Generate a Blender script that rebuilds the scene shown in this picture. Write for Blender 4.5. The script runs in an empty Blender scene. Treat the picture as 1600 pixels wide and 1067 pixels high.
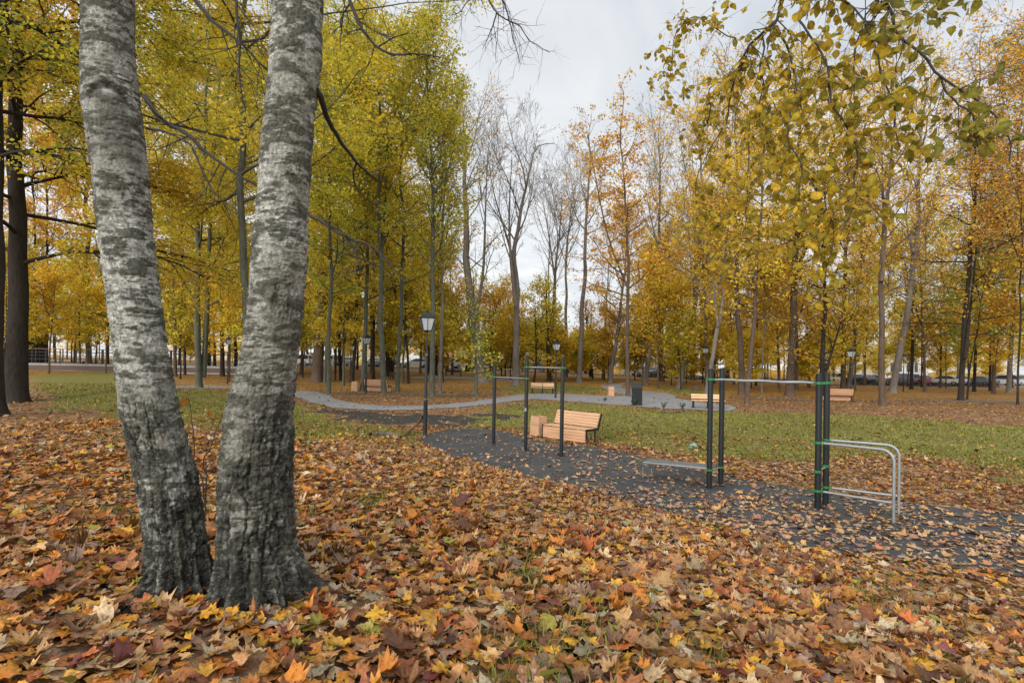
EXPO = 0.42
import bpy, math, random
import numpy as np
from mathutils import Vector, Matrix

sc = bpy.context.scene
COL = sc.collection
R = math.radians
rng = np.random.default_rng(11)
random.seed(5)

# ------------------------------------------------------------------ render / camera
F = 850.0                      # focal length in photo pixels (1600 wide)
PITCH, ROLL, SHIFT = R(0.6), R(1.0), 26.0
CAM = Vector((0, 0, 1.3))
_f = Vector((0, math.cos(PITCH), math.sin(PITCH)))
_u = Vector((0, -math.sin(PITCH), math.cos(PITCH)))
_r = Vector((1, 0, 0))
RIGHT = _r * math.cos(ROLL) + _u * math.sin(ROLL)
UP = _u * math.cos(ROLL) - _r * math.sin(ROLL)
cam = bpy.data.cameras.new('camera')
cam.sensor_width = 36
cam.lens = F / 1600 * 36
cam.shift_y = SHIFT / 1600
cam.clip_start = 0.05
cam.clip_end = 3000
camo = bpy.data.objects.new('camera', cam)
COL.objects.link(camo)
m = Matrix((RIGHT, UP, -_f)).transposed().to_4x4()
m.translation = CAM
camo.matrix_world = m
sc.camera = camo

def ray(px, py):
    return _f + RIGHT * ((px - 800) / F) + UP * ((533.5 - py + SHIFT) / F)

def atd(px, py, d):
    """world point seen at photo pixel (px,py) at depth d along the view"""
    return CAM + ray(px, py) * d

# ------------------------------------------------------------------ noise
def _h(ix, iy, iz):
    h = (ix * 374761393 + iy * 668265263 + iz * 1442695041) & 0xffffffff
    h = ((h ^ (h >> 13)) * 1274126177) & 0xffffffff
    h = ((h ^ (h >> 16)) * 2246822519) & 0xffffffff
    return (h ^ (h >> 15)) / 4294967295.0

def vnoise(x, y, z=None):
    x = np.asarray(x, float); y = np.asarray(y, float)
    z = np.zeros_like(x) if z is None else np.asarray(z, float) + np.zeros_like(x)
    ix, iy, iz = np.floor(x).astype(np.int64), np.floor(y).astype(np.int64), np.floor(z).astype(np.int64)
    fx, fy, fz = x - ix, y - iy, z - iz
    fx = fx * fx * fx * (fx * (fx * 6 - 15) + 10)
    fy = fy * fy * fy * (fy * (fy * 6 - 15) + 10)
    fz = fz * fz * fz * (fz * (fz * 6 - 15) + 10)
    o = 0
    for a in (0, 1):
        for b in (0, 1):
            for c in (0, 1):
                o = o + _h(ix + a, iy + b, iz + c) * (fx if a else 1 - fx) * (fy if b else 1 - fy) * (fz if c else 1 - fz)
    return o

def fbm(x, y, z=None, oct=4):
    s, a, o, k = 0, .5, 0, 1.0
    for i in range(oct):
        o = o + a * vnoise(np.asarray(x) * k + 17.3 * i, np.asarray(y) * k - 9.1 * i, None if z is None else np.asarray(z) * k)
        s += a; a *= .5; k *= 2.03
    return o / s

def sst(a, b, x):
    t = np.clip((np.asarray(x, float) - a) / (b - a), 0, 1)
    return t * t * (3 - 2 * t)

# ------------------------------------------------------------------ terrain
def gz(x, y):
    x = np.asarray(x, float); y = np.asarray(y, float)
    s = (x - 5.5) * -.81 + (y - 6.0) * -.585           # distance behind the mound's foot
    r = np.hypot(x, y)
    mound = sst(0.2, 7.0, s) * (1 - .75 * sst(9, 24, r))
    z = -.9 + .9 * mound
    rise = np.interp(x, [-60, -20, 0, 45, 90], [1.3, 1.3, 1.05, .0, .0]) * sst(45, 85, y)
    und = (vnoise(x * .35 + 3, y * .35) - .5) * .07 * sst(.5, 3, s) + (vnoise(x * .12, y * .12 + 7) - .5) * .12 * sst(19, 30, r)
    hump = .45 * np.exp(-(((x + 19) / 4.5) ** 2 + ((y - 27) / 2.5) ** 2))
    return z + rise + und + hump

def g1(x, y):
    return float(gz(np.array([x]), np.array([y]))[0])

_T = np.concatenate([np.arange(.8, 12, .02), np.arange(12, 60, .05), np.arange(60, 400, .25)])
def at(px, py):
    """ground point under photo pixel"""
    d = ray(px, py)
    P = np.array(CAM)[None] + _T[:, None] * np.array(d)[None]
    below = P[:, 2] <= gz(P[:, 0], P[:, 1])
    i = int(np.argmax(below)) if below.any() else len(_T) - 1
    p = P[i]
    return Vector((p[0], p[1], g1(p[0], p[1])))

def depth(p):
    return (Vector(p) - CAM).dot(_f)

def pips(x, y, poly):
    """points in polygon, arrays"""
    ins = np.zeros(len(x), bool)
    n = len(poly); j = n - 1
    for i in range(n):
        xi, yi = poly[i][:2]; xj, yj = poly[j][:2]
        c = ((yi > y) != (yj > y)) & (x < (xj - xi) * (y - yi) / (yj - yi + 1e-12) + xi)
        ins ^= c; j = i
    return ins

def wpoly(pts):
    return [tuple(at(*p)) for p in pts]

# ------------------------------------------------------------------ mesh helpers
def mesh_np(name, V, faces, mat=None, col=None, smooth=False, loc=None):
    me = bpy.data.meshes.new(name)
    V = np.asarray(V, np.float32)
    faces = [np.asarray(f, np.int32) for f in (faces if isinstance(faces, list) else [faces]) if len(f)]
    nl = sum(f.size for f in faces); nf = sum(len(f) for f in faces)
    me.vertices.add(len(V)); me.vertices.foreach_set('co', V.ravel())
    me.loops.add(nl); me.loops.foreach_set('vertex_index', np.concatenate([f.ravel() for f in faces]))
    me.polygons.add(nf)
    sizes = np.concatenate([np.full(len(f), f.shape[1], np.int32) for f in faces])
    st = np.concatenate([[0], np.cumsum(sizes)[:-1]]).astype(np.int32)
    me.polygons.foreach_set('loop_start', st)
    if smooth:
        me.polygons.foreach_set('use_smooth', np.ones(nf, bool))
    me.update(calc_edges=True)
    if col is not None:
        c = np.ones((len(V), 4), np.float32); c[:, :np.shape(col)[1]] = col
        a = me.attributes.new('Col', 'FLOAT_COLOR', 'POINT'); a.data.foreach_set('color', c.ravel())
    if loc is not None:
        a = me.attributes.new('Lp', 'FLOAT_VECTOR', 'POINT'); a.data.foreach_set('vector', np.asarray(loc, np.float32).ravel())
    if mat is not None:
        me.materials.append(mat)
    return me

def link(name, me, parent=None, loc=(0, 0, 0), rz=0):
    o = bpy.data.objects.new(name, me)
    COL.objects.link(o)
    o.location = loc; o.rotation_euler = (0, 0, rz)
    if parent is not None:
        o.parent = parent
    return o

def tag(o, label=None, cat=None, group=None, kind=None):
    if label: o['label'] = label
    if cat: o['category'] = cat
    if group: o['group'] = group
    if kind: o['kind'] = kind
    return o

def thing(name, label, cat, loc=(0, 0, 0), rz=0, group=None):
    o = link(name, None, None, loc, rz)
    o.empty_display_size = .2
    return tag(o, label, cat, group)

def kids(o):
    return [c for c in o.children]

def dup(o, loc=None, rz=None, label=None, group=None, parent=None):
    c = o.copy(); COL.objects.link(c)
    if parent is not None: c.parent = parent
    for ch in list(o.children):
        dup(ch, parent=c)
    if loc is not None: c.location = loc
    if rz is not None: c.rotation_euler = (0, 0, rz)
    if label: c['label'] = label
    if group: c['group'] = group
    return c

class MB:
    """collects shapes into one mesh"""
    def __init__(s): s.v = []; s.f = []
    def add(s, V, Fs):
        b = len(s.v); s.v += [tuple(p) for p in V]; s.f += [tuple(i + b for i in f) for f in Fs]; return s
    def hexa(s, P):
        return s.add(P, [(0, 3, 2, 1), (4, 5, 6, 7), (0, 1, 5, 4), (1, 2, 6, 5), (2, 3, 7, 6), (3, 0, 4, 7)])
    def box(s, c, d, rot=None):
        x, y, z = d[0] / 2, d[1] / 2, d[2] / 2
        P = [Vector(p) for p in ((-x, -y, -z), (x, -y, -z), (x, y, -z), (-x, y, -z), (-x, -y, z), (x, -y, z), (x, y, z), (-x, y, z))]
        if rot is not None:
            M = rot if isinstance(rot, Matrix) else Matrix.Rotation(rot, 3, 'Z')
            P = [M @ p for p in P]
        return s.hexa([p + Vector(c) for p in P])
    def tube(s, pts, r, k=10, caps=True):
        pts = [Vector(p) for p in pts]; n = len(pts)
        rr = r if isinstance(r, (list, tuple)) else [r] * n
        t0 = (pts[-1] - pts[0]).normalized()
        ref = Vector((0, 0, 1)) if abs(t0.z) < .9 else Vector((1, 0, 0))
        V = []; u = None
        for i, p in enumerate(pts):
            t = (pts[min(i + 1, n - 1)] - pts[max(i - 1, 0)]).normalized()
            u = t.cross(ref).normalized() if u is None else (u - t * u.dot(t)).normalized()
            w = t.cross(u)
            for j in range(k):
                a = 2 * math.pi * j / k
                V.append(p + (u * math.cos(a) + w * math.sin(a)) * rr[i])
        Fs = []
        for i in range(n - 1):
            for j in range(k):
                j2 = (j + 1) % k
                Fs.append((i * k + j, i * k + j2, (i + 1) * k + j2, (i + 1) * k + j))
        if caps:
            Fs.append(tuple(range(k - 1, -1, -1))); Fs.append(tuple((n - 1) * k + j for j in range(k)))
        return s.add(V, Fs)
    def lathe(s, prof, k=16, c=(0, 0, 0), sq=False):
        V = []; n = len(prof); off = math.pi / k if sq else 0
        for r, z in prof:
            for j in range(k):
                a = 2 * math.pi * j / k + off
                V.append((c[0] + r * math.cos(a), c[1] + r * math.sin(a), c[2] + z))
        Fs = [(i * k + j, i * k + (j + 1) % k, (i + 1) * k + (j + 1) % k, (i + 1) * k + j) for i in range(n - 1) for j in range(k)]
        Fs.append(tuple(range(k - 1, -1, -1))); Fs.append(tuple((n - 1) * k + j for j in range(k)))
        return s.add(V, Fs)
    def prism(s, poly, y0, y1):
        """poly of (x,z) extruded along y"""
        n = len(poly)
        V = [(x, y0, z) for x, z in poly] + [(x, y1, z) for x, z in poly]
        Fs = [tuple(range(n)), tuple(range(2 * n - 1, n - 1, -1))] + [(i, i + n, (i + 1) % n + n, (i + 1) % n) for i in range(n)]
        return s.add(V, Fs)
    def build(s, name, mat, parent=None, bevel=0, smooth=False, loc=(0, 0, 0), rz=0):
        me = bpy.data.meshes.new(name); me.from_pydata(s.v, [], s.f); me.materials.append(mat)
        import bmesh
        b = bmesh.new(); b.from_mesh(me); bmesh.ops.recalc_face_normals(b, faces=b.faces); b.to_mesh(me); b.free()
        if smooth:
            me.polygons.foreach_set('use_smooth', [True] * len(me.polygons))
            try: me.set_sharp_from_angle(angle=R(40))
            except Exception: pass
        o = link(name, me, parent, loc, rz)
        if bevel:
            mo = o.modifiers.new('bevel', 'BEVEL'); mo.width = bevel; mo.segments = 2; mo.limit_method = 'ANGLE'
        return o

# ------------------------------------------------------------------ materials
def nm(name):
    mt = bpy.data.materials.new(name); mt.use_nodes = True
    nt = mt.node_tree; b = nt.nodes['Principled BSDF']
    return mt, nt, b

def N(nt, t, **kw):
    n = nt.nodes.new(t)
    for k, v in kw.items():
        if k in n.inputs.keys() if hasattr(n.inputs, 'keys') else False:
            n.inputs[k].default_value = v
        else:
            setattr(n, k, v)
    return n

def noise_node(nt, vec, scale, detail=4, rough=.6):
    n = nt.nodes.new('ShaderNodeTexNoise'); n.inputs['Scale'].default_value = scale
    n.inputs['Detail'].default_value = detail; n.inputs['Roughness'].default_value = rough
    nt.links.new(vec, n.inputs['Vector']); return n

def coords(nt, scale=(1, 1, 1), out='Object'):
    tc = nt.nodes.new('ShaderNodeTexCoord'); mp = nt.nodes.new('ShaderNodeMapping'); mp.inputs['Scale'].default_value = scale
    nt.links.new(tc.outputs[out], mp.inputs['Vector']); return mp.outputs['Vector']

def mixc(nt, fac, a, b, mode='MIX'):
    m = nt.nodes.new('ShaderNodeMix'); m.data_type = 'RGBA'; m.blend_type = mode
    for sock, v in ((m.inputs[0], fac), (m.inputs[6], a), (m.inputs[7], b)):
        if hasattr(v, 'links'): nt.links.new(v, sock)
        elif isinstance(v, (tuple, list)): sock.default_value = (*v[:3], 1)
        else: sock.default_value = v
    return m.outputs[2]

def ramp(nt, fac, stops, mode='LINEAR'):
    r = nt.nodes.new('ShaderNodeValToRGB'); r.color_ramp.interpolation = mode
    el = r.color_ramp.elements
    while len(el) < len(stops): el.new(.5)
    for e, (p, c) in zip(el, stops):
        e.position = p; e.color = (*c, 1) if len(c) == 3 else c
    nt.links.new(fac, r.inputs[0]); return r.outputs[0]

def g(v): return (v, v, v)

def bump(nt, b, h, strength=.4, dist=.01):
    n = nt.nodes.new('ShaderNodeBump'); n.inputs['Strength'].default_value = strength; n.inputs['Distance'].default_value = dist
    nt.links.new(h, n.inputs['Height']); nt.links.new(n.outputs[0], b.inputs['Normal'])

def plain(name, c, rough=.5, metal=0, var=.12, scale=(6, 6, 6), bmp=0, spec=.5):
    mt, nt, b = nm(name)
    v = coords(nt, scale); n = noise_node(nt, v, 1.0, 6, .65)
    lo = tuple(x * (1 - var) for x in c); hi = tuple(min(1, x * (1 + var)) for x in c)
    nt.links.new(ramp(nt, n.outputs[0], [(.3, lo), (.7, hi)]), b.inputs['Base Color'])
    nt.links.new(ramp(nt, n.outputs[0], [(.3, g(max(0, rough - .1))), (.7, g(min(1, rough + .1)))]), b.inputs['Roughness'])
    b.inputs['Metallic'].default_value = metal
    b.inputs['Specular IOR Level'].default_value = spec
    if bmp: bump(nt, b, n.outputs[0], bmp, .004)
    return mt

def leaf_mat(name, trans=.35, hue_var=.03, rough=.55, spec=.25, veins=None):
    """uses the per-leaf colour attribute; part of the light goes through the leaf"""
    mt, nt, b = nm(name)
    a = nt.nodes.new('ShaderNodeAttribute'); a.attribute_name = 'Col'
    oi = nt.nodes.new('ShaderNodeObjectInfo')
    hs = nt.nodes.new('ShaderNodeHueSaturation')
    mr = nt.nodes.new('ShaderNodeMapRange'); mr.inputs[3].default_value = .5 - hue_var * .35; mr.inputs[4].default_value = .5 + hue_var * .25
    nt.links.new(oi.outputs['Random'], mr.inputs[0]); nt.links.new(mr.outputs[0], hs.inputs['Hue'])
    nt.links.new(a.outputs['Color'], hs.inputs['Color'])
    c = hs.outputs[0]
    if veins:
        lp = nt.nodes.new('ShaderNodeAttribute'); lp.attribute_name = 'Lp'
        s = nt.nodes.new('ShaderNodeSeparateXYZ'); nt.links.new(lp.outputs['Vector'], s.inputs[0])
        def mt_(op, a, b=None, c_=None):
            n = nt.nodes.new('ShaderNodeMath'); n.operation = op
            for i, v in enumerate((a, b, c_)):
                if v is None: continue
                if hasattr(v, 'links'): nt.links.new(v, n.inputs[i])
                else: n.inputs[i].default_value = v
            return n.outputs[0]
        ax = mt_('ABSOLUTE', s.outputs[0])
        if veins == 'palm':                     # ribs fan out from the stalk
            yy = mt_('ADD', s.outputs[1], .30)
            an = mt_('ARCTAN2', ax, yy)
            d1 = mt_('ABSOLUTE', mt_('SUBTRACT', mt_('FRACT', mt_('MULTIPLY', an, 1 / .72)), .5))
            rr = mt_('SQRT', mt_('ADD', mt_('MULTIPLY', ax, ax), mt_('MULTIPLY', yy, yy)))
            line = mt_('MULTIPLY', mt_('SUBTRACT', .5, d1), rr)
            vein = ramp(nt, line, [(.012, g(1)), (.035, g(0))])
        else:                                   # one midrib and slanting side ribs
            f_ = mt_('ABSOLUTE', mt_('SUBTRACT', mt_('FRACT', mt_('MULTIPLY_ADD', s.outputs[1], 7.0, mt_('MULTIPLY', ax, -5.0))), .5))
            side = ramp(nt, f_, [(.06, g(.55)), (.14, g(0))])
            mid = ramp(nt, ax, [(.012, g(1)), (.03, g(0))])
            vein = mixc(nt, 1.0, side, mid, 'LIGHTEN')
        c = mixc(nt, mixc(nt, 1.0, vein, g(.5), 'MULTIPLY'), c, mixc(nt, 1.0, c, (1.35, 1.35, 1.5), 'MULTIPLY'))
        pn = noise_node(nt, coords(nt, (1, 1, 1)), 42, 4, .65); pn2 = noise_node(nt, coords(nt, (1, 1, 1)), 130, 2, .6)
        blot = ramp(nt, pn.outputs[0], [(.36, g(.55)), (.52, g(1.0)), (.7, g(1.12))])
        c = mixc(nt, 1.0, c, blot, 'MULTIPLY')
        c = mixc(nt, ramp(nt, pn2.outputs[0], [(.66, g(0)), (.74, g(.7))]), c, (.06, .03, .018))
    nt.links.new(c, b.inputs['Base Color']); b.inputs['Roughness'].default_value = rough
    b.inputs['Specular IOR Level'].default_value = spec
    tr = nt.nodes.new('ShaderNodeBsdfTranslucent'); nt.links.new(c, tr.inputs[0])
    mx = nt.nodes.new('ShaderNodeMixShader'); mx.inputs[0].default_value = trans
    nt.links.new(b.outputs[0], mx.inputs[1]); nt.links.new(tr.outputs[0], mx.inputs[2])
    nt.links.new(mx.outputs[0], nt.nodes['Material Output'].inputs[0])
    return mt

def bark_mat(name, dark, light, sc_=(5, 5, 1.1), moss=None):
    mt, nt, b = nm(name)
    v = coords(nt, sc_); n = noise_node(nt, v, 3.0, 6, .7)
    v2 = coords(nt, (.8, .8, .5)); n2 = noise_node(nt, v2, 1.2, 4, .6)
    c = ramp(nt, n.outputs[0], [(.33, dark), (.66, light)])
    if moss:
        c = mixc(nt, ramp(nt, n2.outputs[0], [(.42, g(0)), (.62, g(.75))]), c, moss)
    else:
        c = mixc(nt, ramp(nt, n2.outputs[0], [(.35, g(0)), (.7, g(.6))]), c, tuple(x * 1.35 for x in light))
    nt.links.new(c, b.inputs['Base Color']); b.inputs['Roughness'].default_value = .9
    b.inputs['Specular IOR Level'].default_value = .15
    bump(nt, b, n.outputs[0], .9, .04)
    return mt

M = {}
M['bark_dark'] = bark_mat('bark_dark', (.010, .0085, .007), (.042, .034, .027))
M['bark_moss'] = bark_mat('bark_moss', (.035, .036, .027), (.125, .122, .095), moss=(.10, .115, .08))
M['bark_brown'] = bark_mat('bark_brown', (.035, .025, .018), (.115, .082, .06))
M['bark_grey'] = bark_mat('bark_grey', (.06, .053, .045), (.18, .155, .13))
M['twig'] = plain('twig_dark', (.03, .025, .022), .9, var=.3)
M['crown_leaf'] = leaf_mat('crown_leaf', .5)
M['litter_leaf'] = leaf_mat('litter_leaf', .12, 0, .5, .3, 'palm')
M['near_leaf'] = leaf_mat('near_leaf', .5, 0, .65, .18, 'rib')
M['grass_blade'] = leaf_mat('grass_blade', .25, 0, .6, .2)
M['black_metal'] = plain('black_metal', (.010, .0115, .0125), .55, .0, .25, (4, 4, 4), spec=.28)
M['lamp_metal'] = plain('lamp_metal', (.014, .0155, .017), .55, 0, .3, spec=.3)
M['steel'] = plain('galvanised_steel', (.27, .28, .28), .48, .5, .15, (9, 9, 9))
M['green_plastic'] = plain('green_plastic', (.014, .15, .03), .5, 0, .15)
M['grey_board'] = plain('grey_board', (.115, .118, .118), .6, 0, .2)
M['tyre'] = plain('tyre_rubber', (.02, .02, .02), .8)
M['hub'] = plain('wheel_hub', (.35, .35, .36), .4, .5)
M['concrete'] = plain('concrete', (.27, .26, .25), .9, 0, .2, (3, 3, 3), .3)
M['bag'] = plain('bag_plastic', (.20, .33, .30), .3, 0, .15)
M['white_cloth'] = plain('white_sack', (.62, .62, .60), .7, 0, .15)
M['rust_rail'] = plain('rust_rail', (.16, .07, .035), .7)
M['dark_wood'] = plain('dark_wood', (.085, .05, .035), .7, 0, .3, (2, 14, 14))
M['pole_wood'] = plain('weathered_wood', (.20, .17, .14), .85, 0, .3, (12, 12, 3))

def wood_mat(name, c1, c2):
    mt, nt, b = nm(name)
    v = coords(nt, (1.2, 22, 22)); n = noise_node(nt, v, 2.2, 6, .6)
    v2 = coords(nt, (.9, 7, 7)); n2 = noise_node(nt, v2, 1.0, 2, .5)
    c = mixc(nt, ramp(nt, n2.outputs[0], [(.3, g(0)), (.7, g(1))]), ramp(nt, n.outputs[0], [(.3, c1), (.7, c2)]), tuple(x * 1.15 for x in c2))
    nt.links.new(c, b.inputs['Base Color']); b.inputs['Roughness'].default_value = .5
    bump(nt, b, n.outputs[0], .15, .003)
    return mt
M['wood'] = wood_mat('larch_planks', (.36, .19, .10), (.50, .29, .165))
M['wood2'] = wood_mat('pale_planks', (.42, .25, .12), (.58, .36, .19))

def glass_lamp():
    mt, nt, b = nm('frosted_pane')
    v = coords(nt, (6, 6, 6)); n = noise_node(nt, v, 1, 3)
    nt.links.new(ramp(nt, n.outputs[0], [(.3, (.55, .58, .58)), (.7, (.66, .68, .68))]), b.inputs['Base Color'])
    b.inputs['Roughness'].default_value = .25
    tr = nt.nodes.new('ShaderNodeBsdfTranslucent'); tr.inputs[0].default_value = (.8, .83, .84, 1)
    mx = nt.nodes.new('ShaderNodeMixShader'); mx.inputs[0].default_value = .45
    nt.links.new(b.outputs[0], mx.inputs[1]); nt.links.new(tr.outputs[0], mx.inputs[2])
    nt.links.new(mx.outputs[0], nt.nodes['Material Output'].inputs[0])
    return mt
M['pane'] = glass_lamp()

def car_paint(name, c):
    mt, nt, b = nm(name)
    v = coords(nt, (2, 2, 2)); n = noise_node(nt, v, 1.5, 4)
    nt.links.new(ramp(nt, n.outputs[0], [(.3, tuple(x * .88 for x in c)), (.7, c)]), b.inputs['Base Color'])
    b.inputs['Roughness'].default_value = .28; b.inputs['Metallic'].default_value = .15
    b.inputs['Coat Weight'].default_value = .6
    return mt
M['car_glass'] = plain('car_glass', (.03, .035, .04), .08, 0, .1)
# ------------------------------------------------------------------ sky and sun
SUN_EL, SUN_AZ = R(20), R(212)          # azimuth clockwise from +Y: light comes from behind the camera's left
w = bpy.data.worlds.new('World'); sc.world = w; w.use_nodes = True
nt = w.node_tree; bg = nt.nodes['Background']; bg.inputs['Strength'].default_value = .1
sky = nt.nodes.new('ShaderNodeTexSky'); sky.sky_type = 'NISHITA'; sky.sun_disc = False
sky.sun_elevation = SUN_EL; sky.sun_rotation = SUN_AZ; sky.dust_density = 2.0
tc = nt.nodes.new('ShaderNodeTexCoord'); sx = nt.nodes.new('ShaderNodeSeparateXYZ')
nt.links.new(tc.outputs['Generated'], sx.inputs[0])
def mth(op, a, b=None):
    n = nt.nodes.new('ShaderNodeMath'); n.operation = op
    for i, v in enumerate((a, b)):
        if v is None: continue
        if hasattr(v, 'links'): nt.links.new(v, n.inputs[i])
        else: n.inputs[i].default_value = v
    return n.outputs[0]
zc = mth('MAXIMUM', sx.outputs[2], 0.0)
# clouds lie on a flat deck: direction divided by height
den = mth('ADD', zc, .22)
cx = nt.nodes.new('ShaderNodeCombineXYZ')
nt.links.new(mth('DIVIDE', sx.outputs[0], den), cx.inputs[0]); nt.links.new(mth('DIVIDE', sx.outputs[1], den), cx.inputs[1])
cl = noise_node(nt, cx.outputs[0], 1.5, 7, .55); cl.inputs['Distortion'].default_value = .6
cl2 = noise_node(nt, cx.outputs[0], .55, 3, .5)
# overcast luminance: bright deck, a lighter band low down, brightest overhead
lum = ramp(nt, zc, [(0, g(8.0)), (.16, g(7.9)), (.34, g(7.6)), (.5, g(7.1)), (1, g(7.5))])
shade = ramp(nt, cl.outputs[0], [(.38, (.74, .79, .85)), (.60, (1.04, 1.04, 1.03))])
shade2 = ramp(nt, cl2.outputs[0], [(.35, (.90, .92, .95)), (.65, (1.02, 1.01, 1.0))])
cloud = mixc(nt, 1.0, mixc(nt, 1.0, lum, shade, 'MULTIPLY'), shade2, 'MULTIPLY')
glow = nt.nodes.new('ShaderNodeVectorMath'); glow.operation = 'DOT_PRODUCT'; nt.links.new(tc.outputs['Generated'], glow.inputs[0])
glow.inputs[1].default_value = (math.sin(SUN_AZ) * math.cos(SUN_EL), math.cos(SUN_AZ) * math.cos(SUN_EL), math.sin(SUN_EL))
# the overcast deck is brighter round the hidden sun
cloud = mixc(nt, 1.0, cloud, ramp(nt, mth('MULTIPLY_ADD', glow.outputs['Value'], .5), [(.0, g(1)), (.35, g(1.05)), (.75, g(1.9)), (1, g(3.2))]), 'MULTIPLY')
thin = ramp(nt, cl2.outputs[0], [(.4, g(.86)), (.6, g(.95))])
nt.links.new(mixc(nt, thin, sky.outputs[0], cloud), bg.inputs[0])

sl = bpy.data.lights.new('sun', 'SUN'); sl.energy = 1.5; sl.angle = R(14); sl.color = (1, .95, .87)
so = bpy.data.objects.new('sun', sl); COL.objects.link(so)
sd = Vector((math.sin(SUN_AZ) * math.cos(SUN_EL), math.cos(SUN_AZ) * math.cos(SUN_EL), math.sin(SUN_EL)))
so.rotation_euler = sd.to_track_quat('Z', 'Y').to_euler(); so.location = sd * 60

sc.view_settings.view_transform = 'Standard'; sc.view_settings.look = 'None'
sc.view_settings.exposure = EXPO; sc.view_settings.gamma = 1
cy = sc.cycles
cy.max_bounces = 6; cy.diffuse_bounces = 4; cy.glossy_bounces = 2; cy.transmission_bounces = 3; cy.transparent_max_bounces = 4
cy.caustics_reflective = False; cy.caustics_refractive = False

# ------------------------------------------------------------------ regions of the ground, in world metres
RUB = wpoly([(652, 689), (668, 680), (700, 672), (742, 668), (792, 676), (842, 690), (930, 699), (1000, 713), (1080, 735), (1160, 751), (1240, 762),
             (1330, 776), (1450, 790), (1600, 803), (1900, 835), (2050, 960), (1800, 925), (1600, 903), (1500, 890), (1400, 878), (1300, 865), (1200, 846), (1100, 818), (1000, 792), (900, 767), (800, 742), (730, 720), (680, 703)])
RUB = [p[:2] for p in RUB]
PATH_T = [(420, 613), (465, 611), (490, 611), (512, 618), (542, 629), (585, 634), (640, 635), (700, 632), (760, 625), (800, 618), (840, 615), (885, 616), (945, 619), (1000, 618), (1050, 621), (1110, 631), (1150, 634)]
PATH_B = [(425, 622), (465, 621), (484, 630), (530, 639), (600, 642), (660, 640.5), (720, 637), (780, 630), (830, 623), (870, 626), (950, 632), (1030, 638), (1100, 641), (1150, 643)]
PATH = [p[:2] for p in wpoly(PATH_T + PATH_B[::-1])]
BRANCH_P = [p[:2] for p in wpoly([(935, 604), (950, 601), (985, 597), (1003, 598), (975, 601), (968, 605), (985, 610), (1035, 613), (1062, 620), (1040, 625), (985, 621), (955, 612)])]
FARP = [p[:2] for p in wpoly([(640, 589), (690, 588), (760, 590.5), (820, 595), (820, 597), (740, 593), (690, 591), (640, 592)])]
LEFTP = [p[:2] for p in wpoly([(255, 603), (310, 602), (400, 604), (425, 606), (425, 612), (360, 607.5), (300, 607.5), (255, 607)])]
DIRTP = [p[:2] for p in wpoly([(500, 611.5), (600, 614.5), (700, 616.5), (780, 615), (780, 617.5), (700, 619.5), (600, 617.5), (500, 613.5)])]
DIRTR = [p[:2] for p in wpoly([(1140, 620), (1300, 624), (1450, 624), (1620, 628), (1760, 632), (1760, 637), (1620, 631.5), (1450, 627.5), (1300, 627), (1140, 623)])]
LAWNS = [[p[:2] for p in wpoly(q)] for q in (
    [(690, 664), (760, 645), (830, 629), (880, 629), (1000, 640), (1100, 644), (1250, 646), (1450, 655), (1600, 668), (1800, 690), (1800, 780), (1600, 752), (1450, 722), (1330, 712), (1200, 722), (1100, 712), (1000, 700), (930, 692), (850, 680), (790, 670), (740, 664)],
    [(48, 588), (180, 578), (262, 608), (330, 609), (420, 626), (470, 630), (520, 655), (640, 672), (655, 683), (560, 692), (470, 690), (380, 678), (300, 672), (180, 650), (60, 625)],
    [(770, 606), (830, 600), (930, 604), (950, 614), (880, 614), (800, 614)],
    [(1010, 604), (1100, 606), (1150, 618), (1060, 616)])]
SOIL = [[p[:2] for p in wpoly(q)] for q in (
    [(478, 642), (540, 641), (600, 646), (660, 650), (740, 655), (770, 660), (720, 664), (650, 666), (600, 662), (560, 654), (500, 648)],
    [(740, 648), (790, 645), (830, 650), (780, 655)], [(1020, 640), (1050, 640), (1060, 645), (1020, 645)])]

def masks(x, y):
    jx = (fbm(x * .9, y * .9, oct=4) - .5) * 2.8; jy = (fbm(x * .9 + 40, y * .9 + 9, oct=4) - .5) * 2.4
    k = np.clip(np.hypot(x, y) / 16, .25, 1.6)
    X, Y = x + jx * k, y + jy * k
    lawn = np.zeros(len(x), bool)
    for q in LAWNS: lawn |= pips(X, Y, q)
    soil = np.zeros(len(x), bool)
    for q in SOIL: soil |= pips(x + jx * 1.1 * k, y + jy * 1.4 * k, q)
    return lawn & ~soil, soil

# ------------------------------------------------------------------ ground sheet
u = np.linspace(-1, 1, 441); xs = 26 * u + 620 * np.sign(u) * np.abs(u) ** 7
v = np.linspace(0, 1, 760); ys = np.concatenate([np.linspace(-400, -4, 30)[:-1], -4 + 48 * v + 700 * v ** 9])
X, Y = np.meshgrid(xs, ys); X, Y = X.ravel(), Y.ravel()
Z = gz(X, Y)
lawn, soil = masks(X, Y)
nx, ny = len(xs), len(ys)
def blur(mk):
    a = mk.reshape(ny, nx).astype(float)
    for _ in range(2):
        p = np.pad(a, 1, mode='edge')
        a = (p[:-2, 1:-1] + p[2:, 1:-1] + p[1:-1, :-2] + p[1:-1, 2:] + 2 * p[1:-1, 1:-1]) / 6
    return a.ravel()
amber = sst(36, 48, Y) * np.interp(X, [-60, -5, 2, 12, 40], [.55, .55, .8, 1, .55])
mk = np.stack([blur(lawn), blur(soil), amber], 1)
ii = (np.arange(ny - 1)[:, None] * nx + np.arange(nx - 1)[None]).ravel()
gm, nt, b = nm('ground_soil')
a = nt.nodes.new('ShaderNodeAttribute'); a.attribute_name = 'Col'
sp = nt.nodes.new('ShaderNodeSeparateColor'); nt.links.new(a.outputs['Color'], sp.inputs[0])
P0 = coords(nt)
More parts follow.
